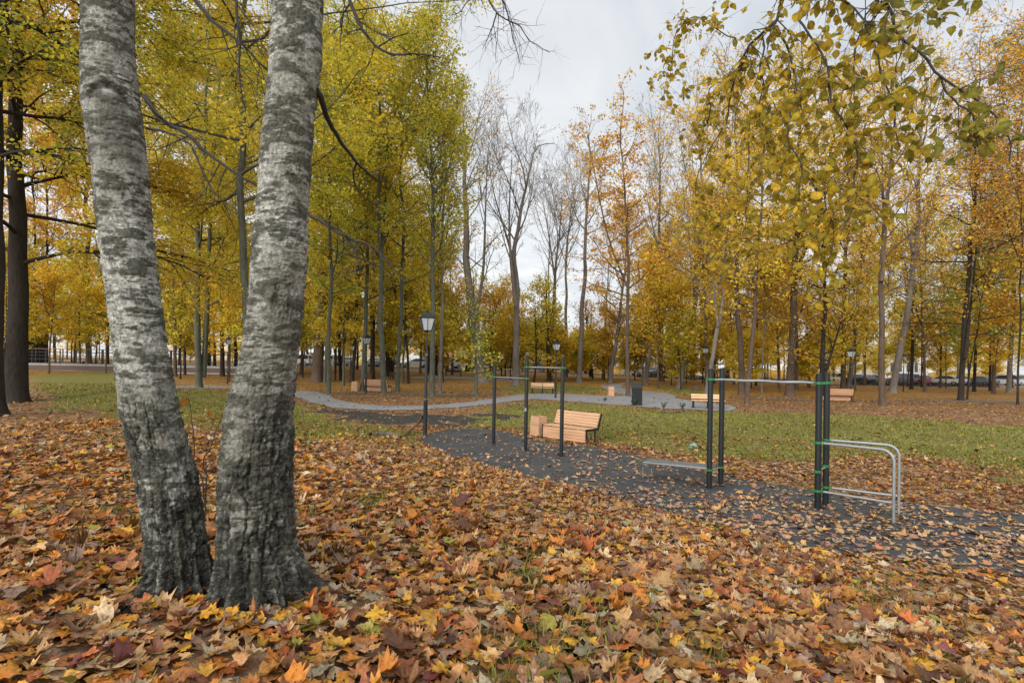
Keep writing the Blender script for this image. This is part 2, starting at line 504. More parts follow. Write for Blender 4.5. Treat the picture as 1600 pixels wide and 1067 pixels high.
def voro(scale, rnd=1.0):
    n = nt.nodes.new('ShaderNodeTexVoronoi'); n.inputs['Scale'].default_value = scale; nt.links.new(P0, n.inputs['Vector']); return n
v1 = voro(9.5); v2 = voro(6.0)
n1 = noise_node(nt, P0, 7, 6, .7); n2 = noise_node(nt, P0, .5, 4, .6); n3 = noise_node(nt, P0, 40, 4, .7)
s1 = nt.nodes.new('ShaderNodeSeparateColor'); nt.links.new(v1.outputs['Color'], s1.inputs[0])
brown = ramp(nt, s1.outputs[0], [(0, (.10, .06, .032)), (.25, (.20, .10, .045)), (.45, (.30, .15, .06)), (.65, (.36, .22, .12)), (.85, (.42, .28, .16)), (1, (.40, .17, .035))], 'CONSTANT')
gold = ramp(nt, s1.outputs[0], [(0, (.16, .085, .03)), (.2, (.34, .17, .035)), (.45, (.44, .25, .05)), (.7, (.50, .30, .05)), (.9, (.42, .18, .03))], 'CONSTANT')
leafc = mixc(nt, sp.outputs[2], brown, gold)
wear = ramp(nt, n2.outputs[0], [(.3, g(.62)), (.7, g(1.0))])
leafc = mixc(nt, 1.0, leafc, wear, 'MULTIPLY')
grassc = ramp(nt, n1.outputs[0], [(.28, (.055, .062, .020)), (.5, (.15, .148, .034)), (.72, (.25, .225, .05))])
grassc = mixc(nt, ramp(nt, n2.outputs[0], [(.35, g(0)), (.68, g(.55))]), grassc, (.20, .17, .07))
s2 = nt.nodes.new('ShaderNodeSeparateColor'); nt.links.new(v2.outputs['Color'], s2.inputs[0])
fleck = ramp(nt, s2.outputs[1], [(.80, g(0)), (.84, g(1))])
near = ramp(nt, v2.outputs['Distance'], [(.42, g(1)), (.5, g(0))])
fl = mixc(nt, 1.0, fleck, near, 'MULTIPLY')
grassc = mixc(nt, fl, grassc, leafc)
soilc = ramp(nt, n1.outputs[0], [(.3, (.026, .024, .022)), (.7, (.085, .078, .068))])
soft = ramp(nt, n1.outputs[0], [(.35, g(-.0)), (.65, g(1.0))])
def edge(mask):
    m_ = nt.nodes.new('ShaderNodeMath'); m_.operation = 'ADD'; nt.links.new(mask, m_.inputs[0])
    o = nt.nodes.new('ShaderNodeMath'); o.operation = 'MULTIPLY_ADD'; nt.links.new(n1.outputs[0], o.inputs[0]); o.inputs[1].default_value = .9; o.inputs[2].default_value = -.45
    nt.links.new(o.outputs[0], m_.inputs[1])
    return ramp(nt, m_.outputs[0], [(.4, g(0)), (.6, g(1))])
c = mixc(nt, edge(sp.outputs[0]), leafc, grassc)
c = mixc(nt, edge(sp.outputs[1]), c, soilc)
nt.links.new(c, b.inputs['Base Color']); b.inputs['Roughness'].default_value = .95; b.inputs['Specular IOR Level'].default_value = .1
bump(nt, b, n1.outputs[0], .8, .05)
go = link('ground', mesh_np('ground', np.stack([X, Y, Z], 1), np.stack([ii, ii + 1, ii + nx + 1, ii + nx], 1), gm, mk, True)); tag(go, kind='structure')

# ------------------------------------------------------------------ sheets: rubber, paths, road
def smooth_poly(poly, it=2):
    P = np.array(poly)
    for _ in range(it):
        Q = np.roll(P, -1, 0); P = np.stack([P * .75 + Q * .25, P * .25 + Q * .75], 1).reshape(-1, 2)
    return P

def sheet(name, poly, mat, dz, step=.35, smooth=2, wob=0.0):
    import bmesh
    P = smooth_poly(poly, smooth)
    if wob:
        P = P + np.stack([fbm(P[:, 0] * 2, P[:, 1] * 2) - .5, fbm(P[:, 0] * 2 + 30, P[:, 1] * 2) - .5], 1) * wob
    bm = bmesh.new()
    vs = [bm.verts.new((p[0], p[1], 0)) for p in P]
    f = bm.faces.new(vs); bmesh.ops.triangulate(bm, faces=[f])
    lo, hi = P.min(0), P.max(0)
    for ax in (0, 1):
        k = np.arange(lo[ax] + step, hi[ax], step)
        for c_ in k:
            no = (1, 0, 0) if ax == 0 else (0, 1, 0); co = (c_, 0, 0) if ax == 0 else (0, c_, 0)
            bmesh.ops.bisect_plane(bm, geom=bm.verts[:] + bm.edges[:] + bm.faces[:], plane_co=co, plane_no=no)
    co = np.array([v_.co[:] for v_ in bm.verts]); z = gz(co[:, 0], co[:, 1]) + dz
    for v_, zz in zip(bm.verts, z): v_.co.z = zz
    bmesh.ops.recalc_face_normals(bm, faces=bm.faces)
    if sum(f_.normal.z for f_ in bm.faces) < 0: bmesh.ops.reverse_faces(bm, faces=bm.faces)
    me = bpy.data.meshes.new(name); bm.to_mesh(me); bm.free(); me.materials.append(mat)
    return tag(link(name, me), kind='structure')

def rubber_mat():
    mt, nt, b = nm('rubber_crumb')
    v = coords(nt); n = noise_node(nt, v, 160, 3, .8); n2 = noise_node(nt, v, .9, 5, .6); n3 = noise_node(nt, v, 5, 4, .6)
    c = ramp(nt, n.outputs[0], [(.3, (.020, .021, .023)), (.55, (.046, .048, .051)), (.75, (.095, .098, .102))])
    c = mixc(nt, ramp(nt, n2.outputs[0], [(.4, g(0)), (.65, g(.55))]), c, (.085, .08, .072))
    nt.links.new(c, b.inputs['Base Color'])
    nt.links.new(ramp(nt, n3.outputs[0], [(.3, g(.72)), (.7, g(.9))]), b.inputs['Roughness']); b.inputs['Specular IOR Level'].default_value = .3
    bump(nt, b, n.outputs[0], .7, .006); return mt

def gravel_mat(name, c1, c2, c3, leafy=.12):
    mt, nt, b = nm(name)
    v = coords(nt); n = noise_node(nt, v, 30, 5, .8); n2 = noise_node(nt, v, .8, 4, .6)
    vo = nt.nodes.new('ShaderNodeTexVoronoi'); vo.inputs['Scale'].default_value = 25; nt.links.new(v, vo.inputs['Vector'])
    c = ramp(nt, n.outputs[0], [(.3, c1), (.5, c2), (.72, c3)])
    c = mixc(nt, ramp(nt, n2.outputs[0], [(.45, g(0)), (.75, g(.5))]), c, tuple(x * .6 for x in c2))
    s = nt.nodes.new('ShaderNodeSeparateColor'); nt.links.new(vo.outputs['Color'], s.inputs[0])
    c = mixc(nt, ramp(nt, s.outputs[0], [(1 - leafy, g(0)), (1 - leafy + .02, g(.8))]), c, (.30, .18, .07))
    nt.links.new(c, b.inputs['Base Color']); b.inputs['Roughness'].default_value = .92; b.inputs['Specular IOR Level'].default_value = .15
    bump(nt, b, n.outputs[0], .8, .02); return mt
GRAV = gravel_mat('path_gravel', (.13, .135, .14), (.25, .255, .26), (.42, .42, .42), .03)
DIRT = gravel_mat('path_dirt', (.07, .058, .05), (.14, .115, .10), (.22, .19, .16), .22)
ASPH = gravel_mat('asphalt', (.035, .035, .037), (.055, .055, .057), (.08, .08, .08), .05)
sheet('rubber_surface', RUB, rubber_mat(), .014, .5, 2, .12)
sheet('gravel_path', PATH, GRAV, .022, .5, 2, .55)
sheet('gravel_side_path', BRANCH_P, GRAV, .028, .6, 1, .3)
sheet('gravel_far_path', FARP, GRAV, .03, .8, 1)
sheet('paved_walk', LEFTP, GRAV, .03, .6, 1)
sheet('dirt_path', DIRTP, DIRT, .025, .8, 1, .3)
sheet('dirt_track', DIRTR, DIRT, .025, .8, 1, .3)
ROAD_Y = (79.5, 93.0)
sheet('parking_road', [(-130, ROAD_Y[0]), (130, ROAD_Y[0]), (130, ROAD_Y[1]), (-130, ROAD_Y[1])], ASPH, .12, 3, 0)

# ------------------------------------------------------------------ fallen leaves (ground cover)
_half = [(0.0, -.30), (.12, -.37), (.24, -.27), (.42, -.22), (.35, -.05), (.53, .13), (.41, .19), (.38, .32), (.22, .27), (.22, .42), (.11, .43), (0, .58)]
MAPLE = np.array(_half + [(-x, y) for x, y in _half[-2:0:-1]])
MAPLE_S = np.array([(0, -.30), (.41, -.22), (.33, -.05), (.51, .15), (.25, .28), (0, .57), (-.25, .28), (-.51, .15), (-.33, -.05), (-.41, -.22)])
KITE = np.array([(0, -.45), (.42, .0), (0, .5), (-.40, .05)])
OVAL = np.array([(0, -.5), (.22, -.36), (.34, -.08), (.27, .22), (.09, .44), (0, .56), (-.09, .44), (-.27, .22), (-.34, -.08), (-.22, -.36)])

def rot_mats(yaw, tilt, az):
    """leaf frames: turned by yaw, then tipped by tilt towards az"""
    n = len(yaw)
    cy_, sy_ = np.cos(yaw), np.sin(yaw)
    Rz = np.zeros((n, 3, 3)); Rz[:, 0, 0] = cy_; Rz[:, 0, 1] = -sy_; Rz[:, 1, 0] = sy_; Rz[:, 1, 1] = cy_; Rz[:, 2, 2] = 1
    kx, ky = np.cos(az), np.sin(az); c, s = np.cos(tilt), np.sin(tilt); C = 1 - c
    Rt = np.zeros((n, 3, 3))
    Rt[:, 0, 0] = c + kx * kx * C; Rt[:, 0, 1] = kx * ky * C; Rt[:, 0, 2] = ky * s
    Rt[:, 1, 0] = kx * ky * C; Rt[:, 1, 1] = c + ky * ky * C; Rt[:, 1, 2] = -kx * s
    Rt[:, 2, 0] = -ky * s; Rt[:, 2, 1] = kx * s; Rt[:, 2, 2] = c
    return np.einsum('nij,njk->nik', Rt, Rz)

def leaves(outline, pos, Rm, size, curl, fold, colr, centre=True, rag=.12):
    """one leaf per position: outline polygon, cupped and folded along its rib"""
    n, k = len(pos), len(outline)
    T = np.broadcast_to(outline, (n, k, 2)) * (1 + rng.normal(0, rag, (n, k, 1)) * (np.abs(outline[None, :, :1]) > .02))
    T = T * rng.uniform(.8, 1.15, (n, 1, 2))
    r2 = (T ** 2).sum(2)
    z = curl[:, None] * r2 * 1.6 + fold[:, None] * np.abs(T[:, :, 0]) + rng.normal(0, .03, (n, k)) * (rag > 0)
    # a bend across the leaf as well
    z = z + (rng.normal(0, .25, (n, 1)) * T[:, :, 1] ** 2)
    L = np.concatenate([T, z[:, :, None]], 2)
    if centre:
        L = np.concatenate([L, np.tile(np.array([[[0, -.02, 0]]]), (n, 1, 1))], 1)
    L *= size[:, None, None]
    W = np.einsum('nij,nkj->nki', Rm, L) + pos[:, None, :]
    kk = L.shape[1]
    lc = np.concatenate([T, np.zeros((n, k, 1))], 2)
    if centre: lc = np.concatenate([lc, np.tile(np.array([[[0, -.02, 0]]]), (n, 1, 1))], 1)
    global LOCAL; LOCAL = lc.reshape(-1, 3)
    base = (np.arange(n) * kk)[:, None]
    if centre:
        tri = np.array([(i, (i + 1) % k, k) for i in range(k)])
        Fc = (base[:, :, None] + tri[None]).reshape(-1, 3)
        cc = np.repeat(colr[:, None, :], kk, 1)
        cc[:, -1] *= 1.12                      # paler around the rib
        cc[:, :k] *= rng.uniform(.86, 1.06, (n, k, 1))
    else:
        Fc = base + np.arange(k)[None]
        cc = np.repeat(colr[:, None, :], kk, 1)
    return W.reshape(-1, 3), Fc, cc.reshape(-1, 3)

LIT = np.array([(.46, .26, .12), (.52, .33, .16), (.40, .20, .09), (.33, .14, .055), (.50, .20, .04), (.55, .27, .05), (.58, .34, .05), (.44, .13, .04),
                (.24, .09, .04), (.15, .07, .04), (.28, .17, .12), (.42, .38, .27), (.20, .06, .06), (.34, .32, .07), (.52, .40, .26), (.37, .25, .20)])
LITW = np.array([13, 15, 10, 9, 11, 11, 6, 6, 8, 6, 6, 5, 4, 3, 12, 7], float); LITW /= LITW.sum()

def density(x, y):
    lawn, soil = masks(x, y)
    d = np.ones(len(x))
    nz = fbm(x * .8, y * .8)
    rub = pips(x, y, RUB)
    d[lawn] = .15 + .36 * sst(.5, .68, nz[lawn])
    d[soil] = .30
    # rubber: few at its far end, many towards the near right
    rr = .08 + .2 * sst(-1.5, 3, x) + .26 * sst(1.5, 6.5, x) * sst(14, 7, y) + .32 * sst(.52, .66, nz) * sst(-.5, 3, x)
    d[rub] = rr[rub]
    pa = pips(x, y, PATH) | pips(x, y, BRANCH_P)
    d[pa] = .10 + .25 * sst(.55, .7, nz[pa])
    # bare, grassier patches between the leaves
    far = np.hypot(x, y)
    patch = sst(.63, .74, fbm(x * 1.3 + 5, y * 1.3)) * (far < 13) * ~rub
    d *= 1 - .55 * patch
    return d

V_, F3, F4, F10, C_, LO = [], [], [], [], [], []
off = 0
for r0, r1, per, kind in ((.9, 5.6, 520, 'full'), (5.6, 10, 330, 'mid'), (10, 19, 170, 'mid'), (19, 50, 22, 'far')):
    area = R(112) / 2 * (r1 * r1 - r0 * r0); n = int(area * per)
    r = np.sqrt(rng.uniform(r0 * r0, r1 * r1, n)); a_ = rng.uniform(-R(56), R(56), n)
    x, y = r * np.sin(a_), r * np.cos(a_)
    keep = rng.uniform(0, 1, n) < density(x, y); x, y, r = x[keep], y[keep], r[keep]; n = len(x)
    size = rng.lognormal(math.log(.081), .30, n).clip(.04, .165)
    if kind == 'far': size *= 1.35
    size *= np.where(rng.uniform(0, 1, n) < .2, .62, 1)
    tilt = np.abs(rng.normal(0, .23, n)).clip(0, 1.1)
    Rm = rot_mats(rng.uniform(0, 6.283, n), tilt, rng.uniform(0, 6.283, n))
    onr = pips(x, y, RUB)
    lay = rng.uniform(0, .035, n) * (1 - .7 * onr)
    z = gz(x, y) + .014 + lay + np.sin(tilt) * size * .30
    ci = rng.choice(len(LIT), n, p=LITW)
    c = LIT[ci] * rng.uniform(.45, 1.12, (n, 1)) * np.array([1.0, .90, .76])
    sh = fbm(x * .5, y * .5)[:, None]
    c = c * (.9 + .25 * sh)
    amb = (sst(26, 44, y) * .7)[:, None]
    c = c * (1 - amb) + np.array([(.58, .33, .05)]) * rng.uniform(.7, 1.1, (n, 1)) * amb
    yel = (rng.uniform(0, 1, n) < .045)
    c[yel] = np.array([(.58, .31, .03)]) * rng.uniform(.8, 1.05, (yel.sum(), 1))
    oran = (rng.uniform(0, 1, n) < np.interp(x, [-4, -1, 1], [.16, .08, .02]) * (y < 7))
    c[oran] = np.array([(.55, .20, .03)]) * rng.uniform(.7, 1.05, (oran.sum(), 1))
    c[onr] = c[onr] * .8 + np.array([(.12, .095, .075)])
    crisp = rng.uniform(0, 1, n) < .35; curl = rng.normal(.10, .22, n) + crisp * rng.normal(.05, .45, n); fold = rng.normal(.06, .16, n) + crisp * rng.normal(0, .5, n)
    pos = np.stack([x, y, z], 1)
    ol, ce = {'full': (MAPLE, True), 'mid': (MAPLE_S, True), 'far': (KITE, False)}[kind]
    Vv, Ff, Cc = leaves(ol, pos, Rm, size, curl, fold, c, ce, .15 if kind != 'far' else 0)
    V_.append(Vv); C_.append(Cc); LO.append(LOCAL); (F3 if ce else F4).append(Ff + off); off += len(Vv)
lo = link('fallen_leaves', mesh_np('fallen_leaves', np.concatenate(V_), [np.concatenate(F3), np.concatenate(F4)], M['litter_leaf'], np.concatenate(C_), False, np.concatenate(LO)))
tag(lo, 'thick carpet of brown and orange fallen maple leaves covering the park ground', 'fallen leaves', kind='stuff')

# ------------------------------------------------------------------ grass blades
def blades(n_per, r0, r1, fn, h, wd, half=56):
    area = R(2 * half) / 2 * (r1 * r1 - r0 * r0); n = int(area * n_per)
    r = np.sqrt(rng.uniform(r0 * r0, r1 * r1, n)); a_ = rng.uniform(-R(half), R(half), n)
    x, y = r * np.sin(a_), r * np.cos(a_)
    k = rng.uniform(0, 1, n) < fn(x, y); return x[k], y[k], h, wd
def g_lawn(x, y):
    l, s = masks(x, y); return l * (.35 + .65 * sst(.35, .6, fbm(x * 1.7, y * 1.7))) * ~pips(x, y, RUB) * ~pips(x, y, PATH)
def g_near(x, y):
    return sst(.60, .74, fbm(x * 1.3 + 5, y * 1.3)) * ~pips(x, y, RUB)
V_, F_, C_ = [], [], []; off = 0
for x, y, h, wd in (blades(750, 1, 6, g_near, .075, .0045), blades(260, 6, 13, g_near, .06, .006), blades(420, 8, 20, g_lawn, .055, .010), blades(110, 20, 34, g_lawn, .06, .02), blades(30, 34, 52, g_lawn, .07, .035)):
    n = len(x); z = gz(x, y); yaw = rng.uniform(0, 6.283, n)
    hh = h * rng.lognormal(0, .35, n); lean = rng.normal(0, .55, (n, 2)) * hh[:, None]
    ww = wd * rng.uniform(.6, 1.3, n)
    dx, dy = np.cos(yaw) * ww, np.sin(yaw) * ww
    A = np.stack([x - dx, y - dy, z - .004], 1); B = np.stack([x + dx, y + dy, z - .004], 1)
    Mid = np.stack([x + lean[:, 0] * .35, y + lean[:, 1] * .35, z + hh * .6], 1)
    Tp = np.stack([x + lean[:, 0], y + lean[:, 1], z + hh * np.clip(1 - .35 * (lean ** 2).sum(1) / hh ** 2, .3, 1)], 1)
    Vv = np.stack([A, B, Mid + np.stack([dx, dy, 0 * dx], 1) * .7, Tp, Mid - np.stack([dx, dy, 0 * dx], 1) * .7], 1).reshape(-1, 3)
    bs = (np.arange(n) * 5)[:, None] + off
    F_.append(bs + np.array([[0, 1, 2, 3, 4]]))
    t = rng.uniform(0, 1, (n, 1)); pal = np.array([(.12, .14, .028)]) * (1 - t) + np.array([(.31, .28, .055)]) * t
    dry = rng.uniform(0, 1, n) < .12; pal[dry] = (.30, .24, .11)
    big = fbm(x * .25 + 9, y * .25)[:, None]; pal = pal * (.75 + .5 * big)
    C_.append(np.repeat(pal, 5, 0)); V_.append(Vv); off += len(Vv)
gr = link('grass', mesh_np('grass', np.concatenate(V_), [np.concatenate(F_)], M['grass_blade'], np.concatenate(C_)))
tag(gr, 'short green park grass growing between the fallen leaves', 'grass', kind='stuff')
# ------------------------------------------------------------------ tubes from many limbs at once
def tubes_mesh(limbs):
    """limbs: list of (pts[n,3], radii[n], sides) -> V, faces"""
    buckets = {}
    for p, r, k in limbs: buckets.setdefault((len(p), k), []).append((p, r))
    Vs, Fs, off = [], [], 0
    for (n, k), L in buckets.items():
        P = np.array([l[0] for l in L], float); Rr = np.array([l[1] for l in L], float); m_ = len(L)
        T = np.gradient(P, axis=1); T /= np.linalg.norm(T, axis=2, keepdims=True) + 1e-9
        av = P[:, -1] - P[:, 0]; av /= np.linalg.norm(av, axis=1, keepdims=True) + 1e-9
        ref = np.where(np.abs(av[:, 2:3]) < .8, np.array([[0, 0, 1.]]), np.array([[1., 0, 0]]))
        U = np.cross(T, ref[:, None, :]); U /= np.linalg.norm(U, axis=2, keepdims=True) + 1e-9
        W = np.cross(T, U)
        a = np.arange(k) * 2 * np.pi / k
        ring = P[:, :, None, :] + Rr[:, :, None, None] * (U[:, :, None, :] * np.cos(a)[None, None, :, None] + W[:, :, None, :] * np.sin(a)[None, None, :, None])
        Vs.append(ring.reshape(-1, 3))
        i = np.arange(n - 1)[:, None]; j = np.arange(k)[None]; j2 = (j + 1) % k
        q = np.stack([i * k + j, i * k + j2, (i + 1) * k + j2, (i + 1) * k + j], -1).reshape(-1, 4)
        Fs.append((q[None] + (np.arange(m_) * n * k)[:, None, None]).reshape(-1, 4) + off); off += m_ * n * k
    return np.concatenate(Vs), np.concatenate(Fs)

def resample(pts, n):
    """smooth curve through pts, n points"""
    P = np.array([tuple(p) for p in pts], float)
    if len(P) > 2:
        for _ in range(2):
            Q = P[:-1] * .75 + P[1:] * .25; S = P[:-1] * .25 + P[1:] * .75
            P = np.concatenate([P[:1], np.stack([Q, S], 1).reshape(-1, 3), P[-1:]])
    s = np.concatenate([[0], np.cumsum(np.linalg.norm(np.diff(P, axis=0), axis=1))])
    t = np.linspace(0, s[-1], n)
    return np.stack([np.interp(t, s, P[:, i]) for i in range(3)], 1)

rnd = random.Random(3)
def rdir():
    return Vector((rnd.gauss(0, 1), rnd.gauss(0, 1), rnd.gauss(0, 1))).normalized()

def limb(out, anch, p, d, L, r, lev, S, bid):
    """one limb and what grows from it"""
    seg = S['seg'][min(lev, len(S['seg']) - 1)]
    n = max(3, min(9, int(L / seg) + 2))
    step = L / (n - 1)
    pts = [p.copy()]; dirs = [d.copy()]
    trop = S['trop'][min(lev, len(S['trop']) - 1)]; wob = S['wob']
    for i in range(n - 1):
        d = (d + rdir() * wob + Vector((0, 0, trop))).normalized()
        p = p + d * step; pts.append(p.copy()); dirs.append(d.copy())
    tt = [i / (n - 1) for i in range(n)]
    rad = [max(r * (1 - .78 * t), S['rmin']) for t in tt]
    out.append(([tuple(q) for q in pts], rad, 6 if lev == 1 else (4 if lev == 2 else 3)))
    if lev >= S['leaf_lev']:
        for i in range(n - 1):
            if tt[i + 1] > S['leaf_from']: anch.append((*pts[i], *pts[i + 1], bid))
    if lev < S['lev']:
        nc = S['kids'][lev - 1]; nc = max(1, int(nc * (.6 + .8 * rnd.random()) * min(1.4, L / S['Lref'] if lev == 1 else 1) + .5))
        for c in range(nc):
            t = S['cfrom'] + (1 - S['cfrom']) * (c + rnd.random()) / nc
            i = min(n - 2, int(t * (n - 1))); f_ = t * (n - 1) - i
            q = pts[i].lerp(pts[i + 1], f_); dd = dirs[i + 1]
            side = dd.cross(rdir()).normalized()
            an = R(S['cang'] * (.7 + .6 * rnd.random()))
            if S['flat'] and lev == 1:
                side = Vector((side.x, side.y, side.z * .45)).normalized()
            nd = (dd * math.cos(an) + side * math.sin(an)).normalized()
            limb(out, anch, q, nd, L * S['crat'] * (1.15 - .6 * t) * (.7 + .6 * rnd.random()), max(r * (1 - .75 * t) * .55, S['rmin']), lev + 1, S, bid if lev > 1 else rnd.randrange(1 << 20))

BASE = dict(seg=[.9, .6, .45, .3], trop=[0, .04, .02, 0], wob=.16, rmin=.012, leaf_lev=2, leaf_from=.2, lev=2, kids=[7, 4, 3], cfrom=.2, cang=48, crat=.45, flat=True, Lref=3.0,
            nb=26, incl=(70, 26), Lmax=.24, shape='maple', leader=True)
STY = {
    'maple': dict(BASE),
    'broad': dict(BASE, nb=34, incl=(88, 40), Lmax=.30, kids=[9, 4, 3], trop=[0, .02, .0, -.03], lev=3, leaf_lev=2, rmin=.008),
    'droop': dict(BASE, nb=34, incl=(70, 45), Lmax=.34, kids=[9, 5, 3], trop=[0, -.05, -.07, -.1], lev=3, wob=.2, leaf_lev=2, rmin=.007, cang=40),
    'poplar': dict(BASE, nb=44, incl=(42, 22), Lmax=.15, kids=[6, 3, 3], trop=[0, .10, .06, 0], flat=False, cang=40, shape='column'),
    'oak': dict(BASE, nb=32, incl=(78, 30), Lmax=.17, kids=[7, 4, 3], trop=[0, .05, .02, 0], wob=.24, flat=False, shape='cone'),
    'bare': dict(BASE, nb=12, incl=(44, 22), Lmax=.30, kids=[6, 5, 3], trop=[0, .09, .05, .03], wob=.13, flat=False, lev=4, leaf_lev=9, rmin=.009, cang=38, crat=.5, shape='vase', Lref=5),
    'sparse': dict(BASE, nb=16, incl=(50, 25), Lmax=.24, kids=[6, 4, 3], trop=[0, .08, .04, .03], wob=.15, flat=False, lev=3, leaf_lev=3, rmin=.011, cang=40, crat=.5, shape='vase', Lref=4),
    'shrub': dict(BASE, nb=26, incl=(62, 20), Lmax=.42, kids=[6, 4, 3], trop=[0, .03, .0, 0], wob=.2, shape='maple', Lref=1.5, rmin=.006, seg=[.4, .3, .2]),
}
PAL = {   # leaf colours (real colours of the leaves)
    'olive': [(.52, .43, .035), (.44, .39, .04), (.60, .46, .03), (.35, .33, .045), (.58, .39, .03)],
    'yellow': [(.64, .50, .035), (.68, .53, .05), (.56, .46, .04), (.66, .43, .03), (.48, .42, .05)],
    'gold': [(.68, .46, .03), (.70, .52, .05), (.64, .39, .025), (.58, .44, .04), (.70, .43, .03)],
    'amber': [(.64, .38, .035), (.66, .44, .04), (.58, .31, .03), (.52, .38, .05), (.66, .35, .03)],
    'orange': [(.62, .28, .03), (.54, .22, .03), (.64, .34, .03), (.48, .20, .035), (.62, .38, .05)],
    'rust': [(.50, .22, .04), (.56, .27, .04), (.44, .21, .05), (.60, .34, .05), (.38, .22, .06)],
    'green': [(.15, .18, .04), (.22, .23, .045), (.12, .15, .04), (.30, .27, .05), (.10, .13, .035)],
    'lime': [(.42, .41, .05), (.50, .46, .05), (.35, .36, .05), (.56, .48, .05), (.28, .31, .05)],
}

def shape_f(kind, t):
    if kind == 'column': return (.55 + .45 * math.sin(math.pi * min(1, t * .9 + .1))) * (1 if t < .8 else (1 - t) / .2 * .8 + .2)
    if kind == 'cone': return (1 - t) ** .6 * .85 + .15
    if kind == 'vase': return .75 + .25 * math.sin(math.pi * t) if t < .75 else 1 - (t - .75) * 2.4
    return (.6 + .4 * math.sin(math.pi * (t * .85 + .1))) * (1 if t < .7 else (1 - t) / .3 * .6 + .4)

def crown_leaves(anch, n, size, pal, pal2=None, mix2=0, flat=.5, spread=(.30, .16)):
    A = np.array(anch); k = len(A)
    ln = np.linalg.norm(A[:, 3:6] - A[:, :3], axis=1) + .15
    # some sprays carry many leaves, some few: gaps and clumps
    hs = ((A[:, 6].astype(np.int64) * 7919) % 997) / 997.0
    wgt = ln * np.where(hs < .30, .05, .5 + hs)
    i = rng.choice(k, n, p=wgt / wgt.sum()); t = rng.uniform(0, 1, (n, 1))
    pos = A[i, :3] * (1 - t) + A[i, 3:6] * t
    pos += rng.normal(0, 1, (n, 3)) * np.array([spread[0], spread[0], spread[1]])
    pos[:, 2] -= np.abs(rng.normal(0, .06, n))
    tilt = np.abs(rng.normal(.75, .5, n)) * (1.2 - flat * .5)
    Rm = rot_mats(rng.uniform(0, 6.283, n), tilt.clip(0, 2.6), rng.uniform(0, 6.283, n))
    P = np.array(pal)
    hb = ((A[:, 6].astype(np.int64) * 104729) % 1009) / 1009.0
    ci = ((hb[i] * len(P)).astype(int) + (rng.uniform(0, 1, n) < .45) * rng.integers(0, len(P), n)) % len(P)
    c = P[ci]
    if pal2 is not None:
        s2 = rng.uniform(0, 1, n) < mix2; c[s2] = np.array(pal2)[rng.integers(0, len(pal2), s2.sum())]
    c = np.clip(c * np.array([1.20, 1.26, 1.4]) * rng.uniform(.78, 1.18, (n, 1)), 0, .9)
    sz = size * rng.lognormal(0, .25, n)
    return leaves(KITE, pos, Rm, sz, rng.normal(.1, .25, n), rng.normal(.25, .2, n), c, False, 0)

